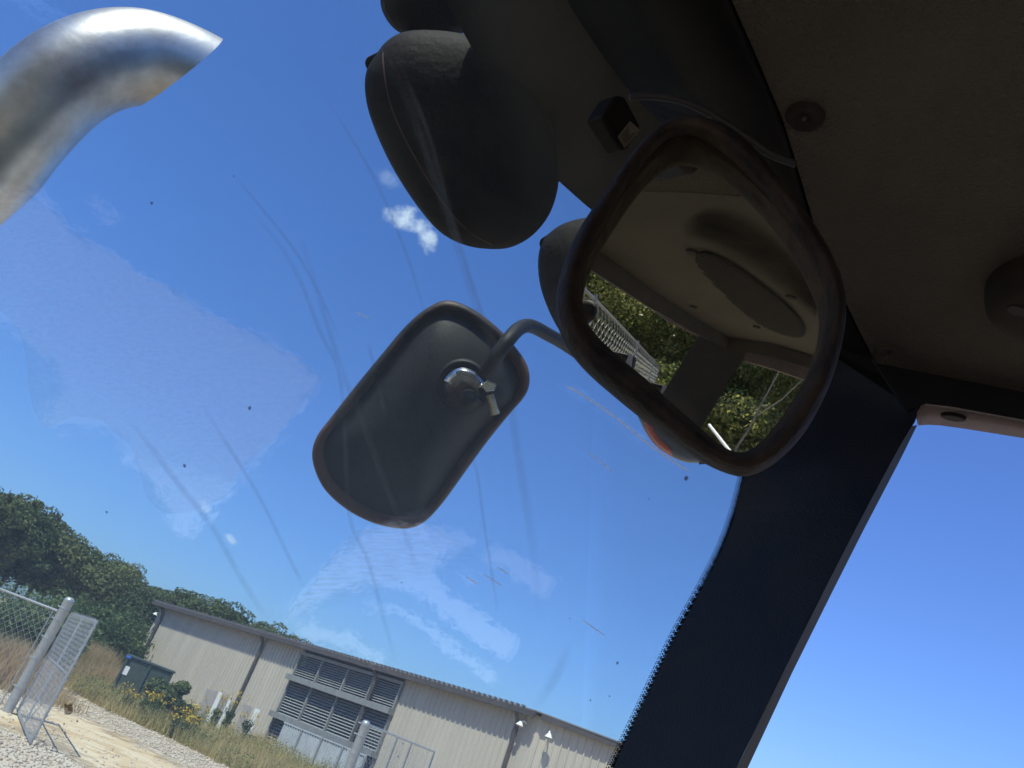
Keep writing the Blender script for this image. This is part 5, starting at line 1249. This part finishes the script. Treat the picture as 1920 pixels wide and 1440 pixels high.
# ---- turn signal with orange edge, peeping out under the interior mirror
sg = thing('signal_lamp', at(1260, 790, 1.15), 'orange-edged round signal lamp peeping out below the interior mirror', 'lamp')
lps, LNs = lamp_shell(sg, [(1185, 730), (1190, 760), (1202, 795), (1226, 832), (1262, 858), (1295, 868), (1330, 862), (1365, 830), (1370, 770), (1340, 700), (1270, 670), (1210, 690)], 1.15, .03, name='body', mt='smoke')
mb = MB(); ao = spline([Vector((x, y, 0)) for x, y in ((1188, 735), (1196, 772), (1208, 806), (1230, 836), (1262, 858))], 24, False); ai = spline([Vector((x, y, 0)) for x, y in ((1206, 740), (1209, 768), (1218, 798), (1233, 822), (1254, 843))], 24, False)
mb.v = [lps(p.x, p.y, .004) for p in ao]+[lps(p.x, p.y, .022) for p in ai]; mb.f = [(i, i+1, 26+i, 25+i) for i in range(24)]
oe = mb.build('orange_edge', M['orange'], sg, smooth=True); md = oe.modifiers.new('s', 'SOLIDIFY'); md.thickness = .004
mb = MB(); mb.tube([lps(1318, 862, .0), lps(1319, 870, .0)], .006, 8); mb.build('stud', M['slot'], sg)

# ---- exhaust stack
ex_pts = [(-330, 742, 1.30), (-180, 530, 1.30), (-14, 296, 1.30), (55, 212, 1.31), (120, 152, 1.33), (190, 117, 1.36), (262, 108, 1.40), (330, 125, 1.44), (400, 158, 1.48), (470, 200, 1.52)]
path = spline([at(*p) for p in ex_pts], 200, False)
RE = .0755
mb = MB(); mb.tube(path, RE, 96, False); mb.tube(path, RE-.0025, 96, False)
ep = thing('exhaust_pipe', at(-330, 742, 1.3), 'curved stained chrome exhaust pipe with slanted cut end at upper left', 'exhaust pipe')
pipe = mb.build('pipe', M['chrome'], ep, smooth=True)
# slanted outlet
a_ = at(411, 73, 1.46); b_ = at(272, 180, 1.42); vw = ((a_+b_)/2-CC).normalized(); ax_ = (b_-a_).normalized()
pn = ax_.cross(vw).normalized(); pn = pn if pn.dot(path[-1]-a_) > 0 else -pn
pn = (pn+vw*.10).normalized()
bm = bmesh.new(); bm.from_mesh(pipe.data); bmesh.ops.bisect_plane(bm, geom=bm.verts[:]+bm.edges[:]+bm.faces[:], plane_co=(a_+vw*.02)-ORG[ep.name], plane_no=pn, clear_outer=True); bm.to_mesh(pipe.data); bm.free()

# ---- black box at the top of the windshield and its cable
bx = thing('control_box', ws(1150, 240, .04), 'small black plastic box with a sticker, fixed to the top of the windshield', 'box')
bq = [(1127, 222), (1130, 214), (1150, 184), (1157, 179), (1172, 180), (1203, 238), (1198, 250), (1176, 280), (1168, 284)]
mb = MB(); mb.slab([ws(x, y, .055) for x, y in bq], -WN*.022); fixn(mb.build('case', M['black'], bx, bevel=.003))
mb = MB(); mb.slab([ws(x, y, .0558) for x, y in ((1158, 256), (1181, 227), (1200, 244), (1171, 278))], WN*.0004); stk = mb.build('sticker', M['label'], bx)
mb = MB()
for u in (.2, .4, .6, .8):
    A1 = Vector((1158, 256, 0)).lerp(Vector((1171, 278, 0)), u); B1 = Vector((1181, 227, 0)).lerp(Vector((1200, 244, 0)), u)
    A2 = A1.lerp(B1, .15); B2 = A1.lerp(B1, .55+.3*((u*10) % 3)/3); mb.tube([ws(A2.x, A2.y, .0566), ws(B2.x, B2.y, .0566)], .0005, 4)
mb.build('print_lines', M['ink'], stk)
mb = MB(); cpx = [(1180, 182), (1215, 180), (1262, 186), (1310, 202), (1360, 232), (1405, 262), (1445, 290), (1492, 308)]
mb.tube(spline([at(x, y, .66) for x, y in cpx], 40, False), .0028, 8); tag(mb.build('cable', M['cable'], None, smooth=True, origin=ws(1180, 182, .05)), 'thin grey cable hanging in an arc behind the interior mirror', 'cable')
for k_ in list(ORG): pass
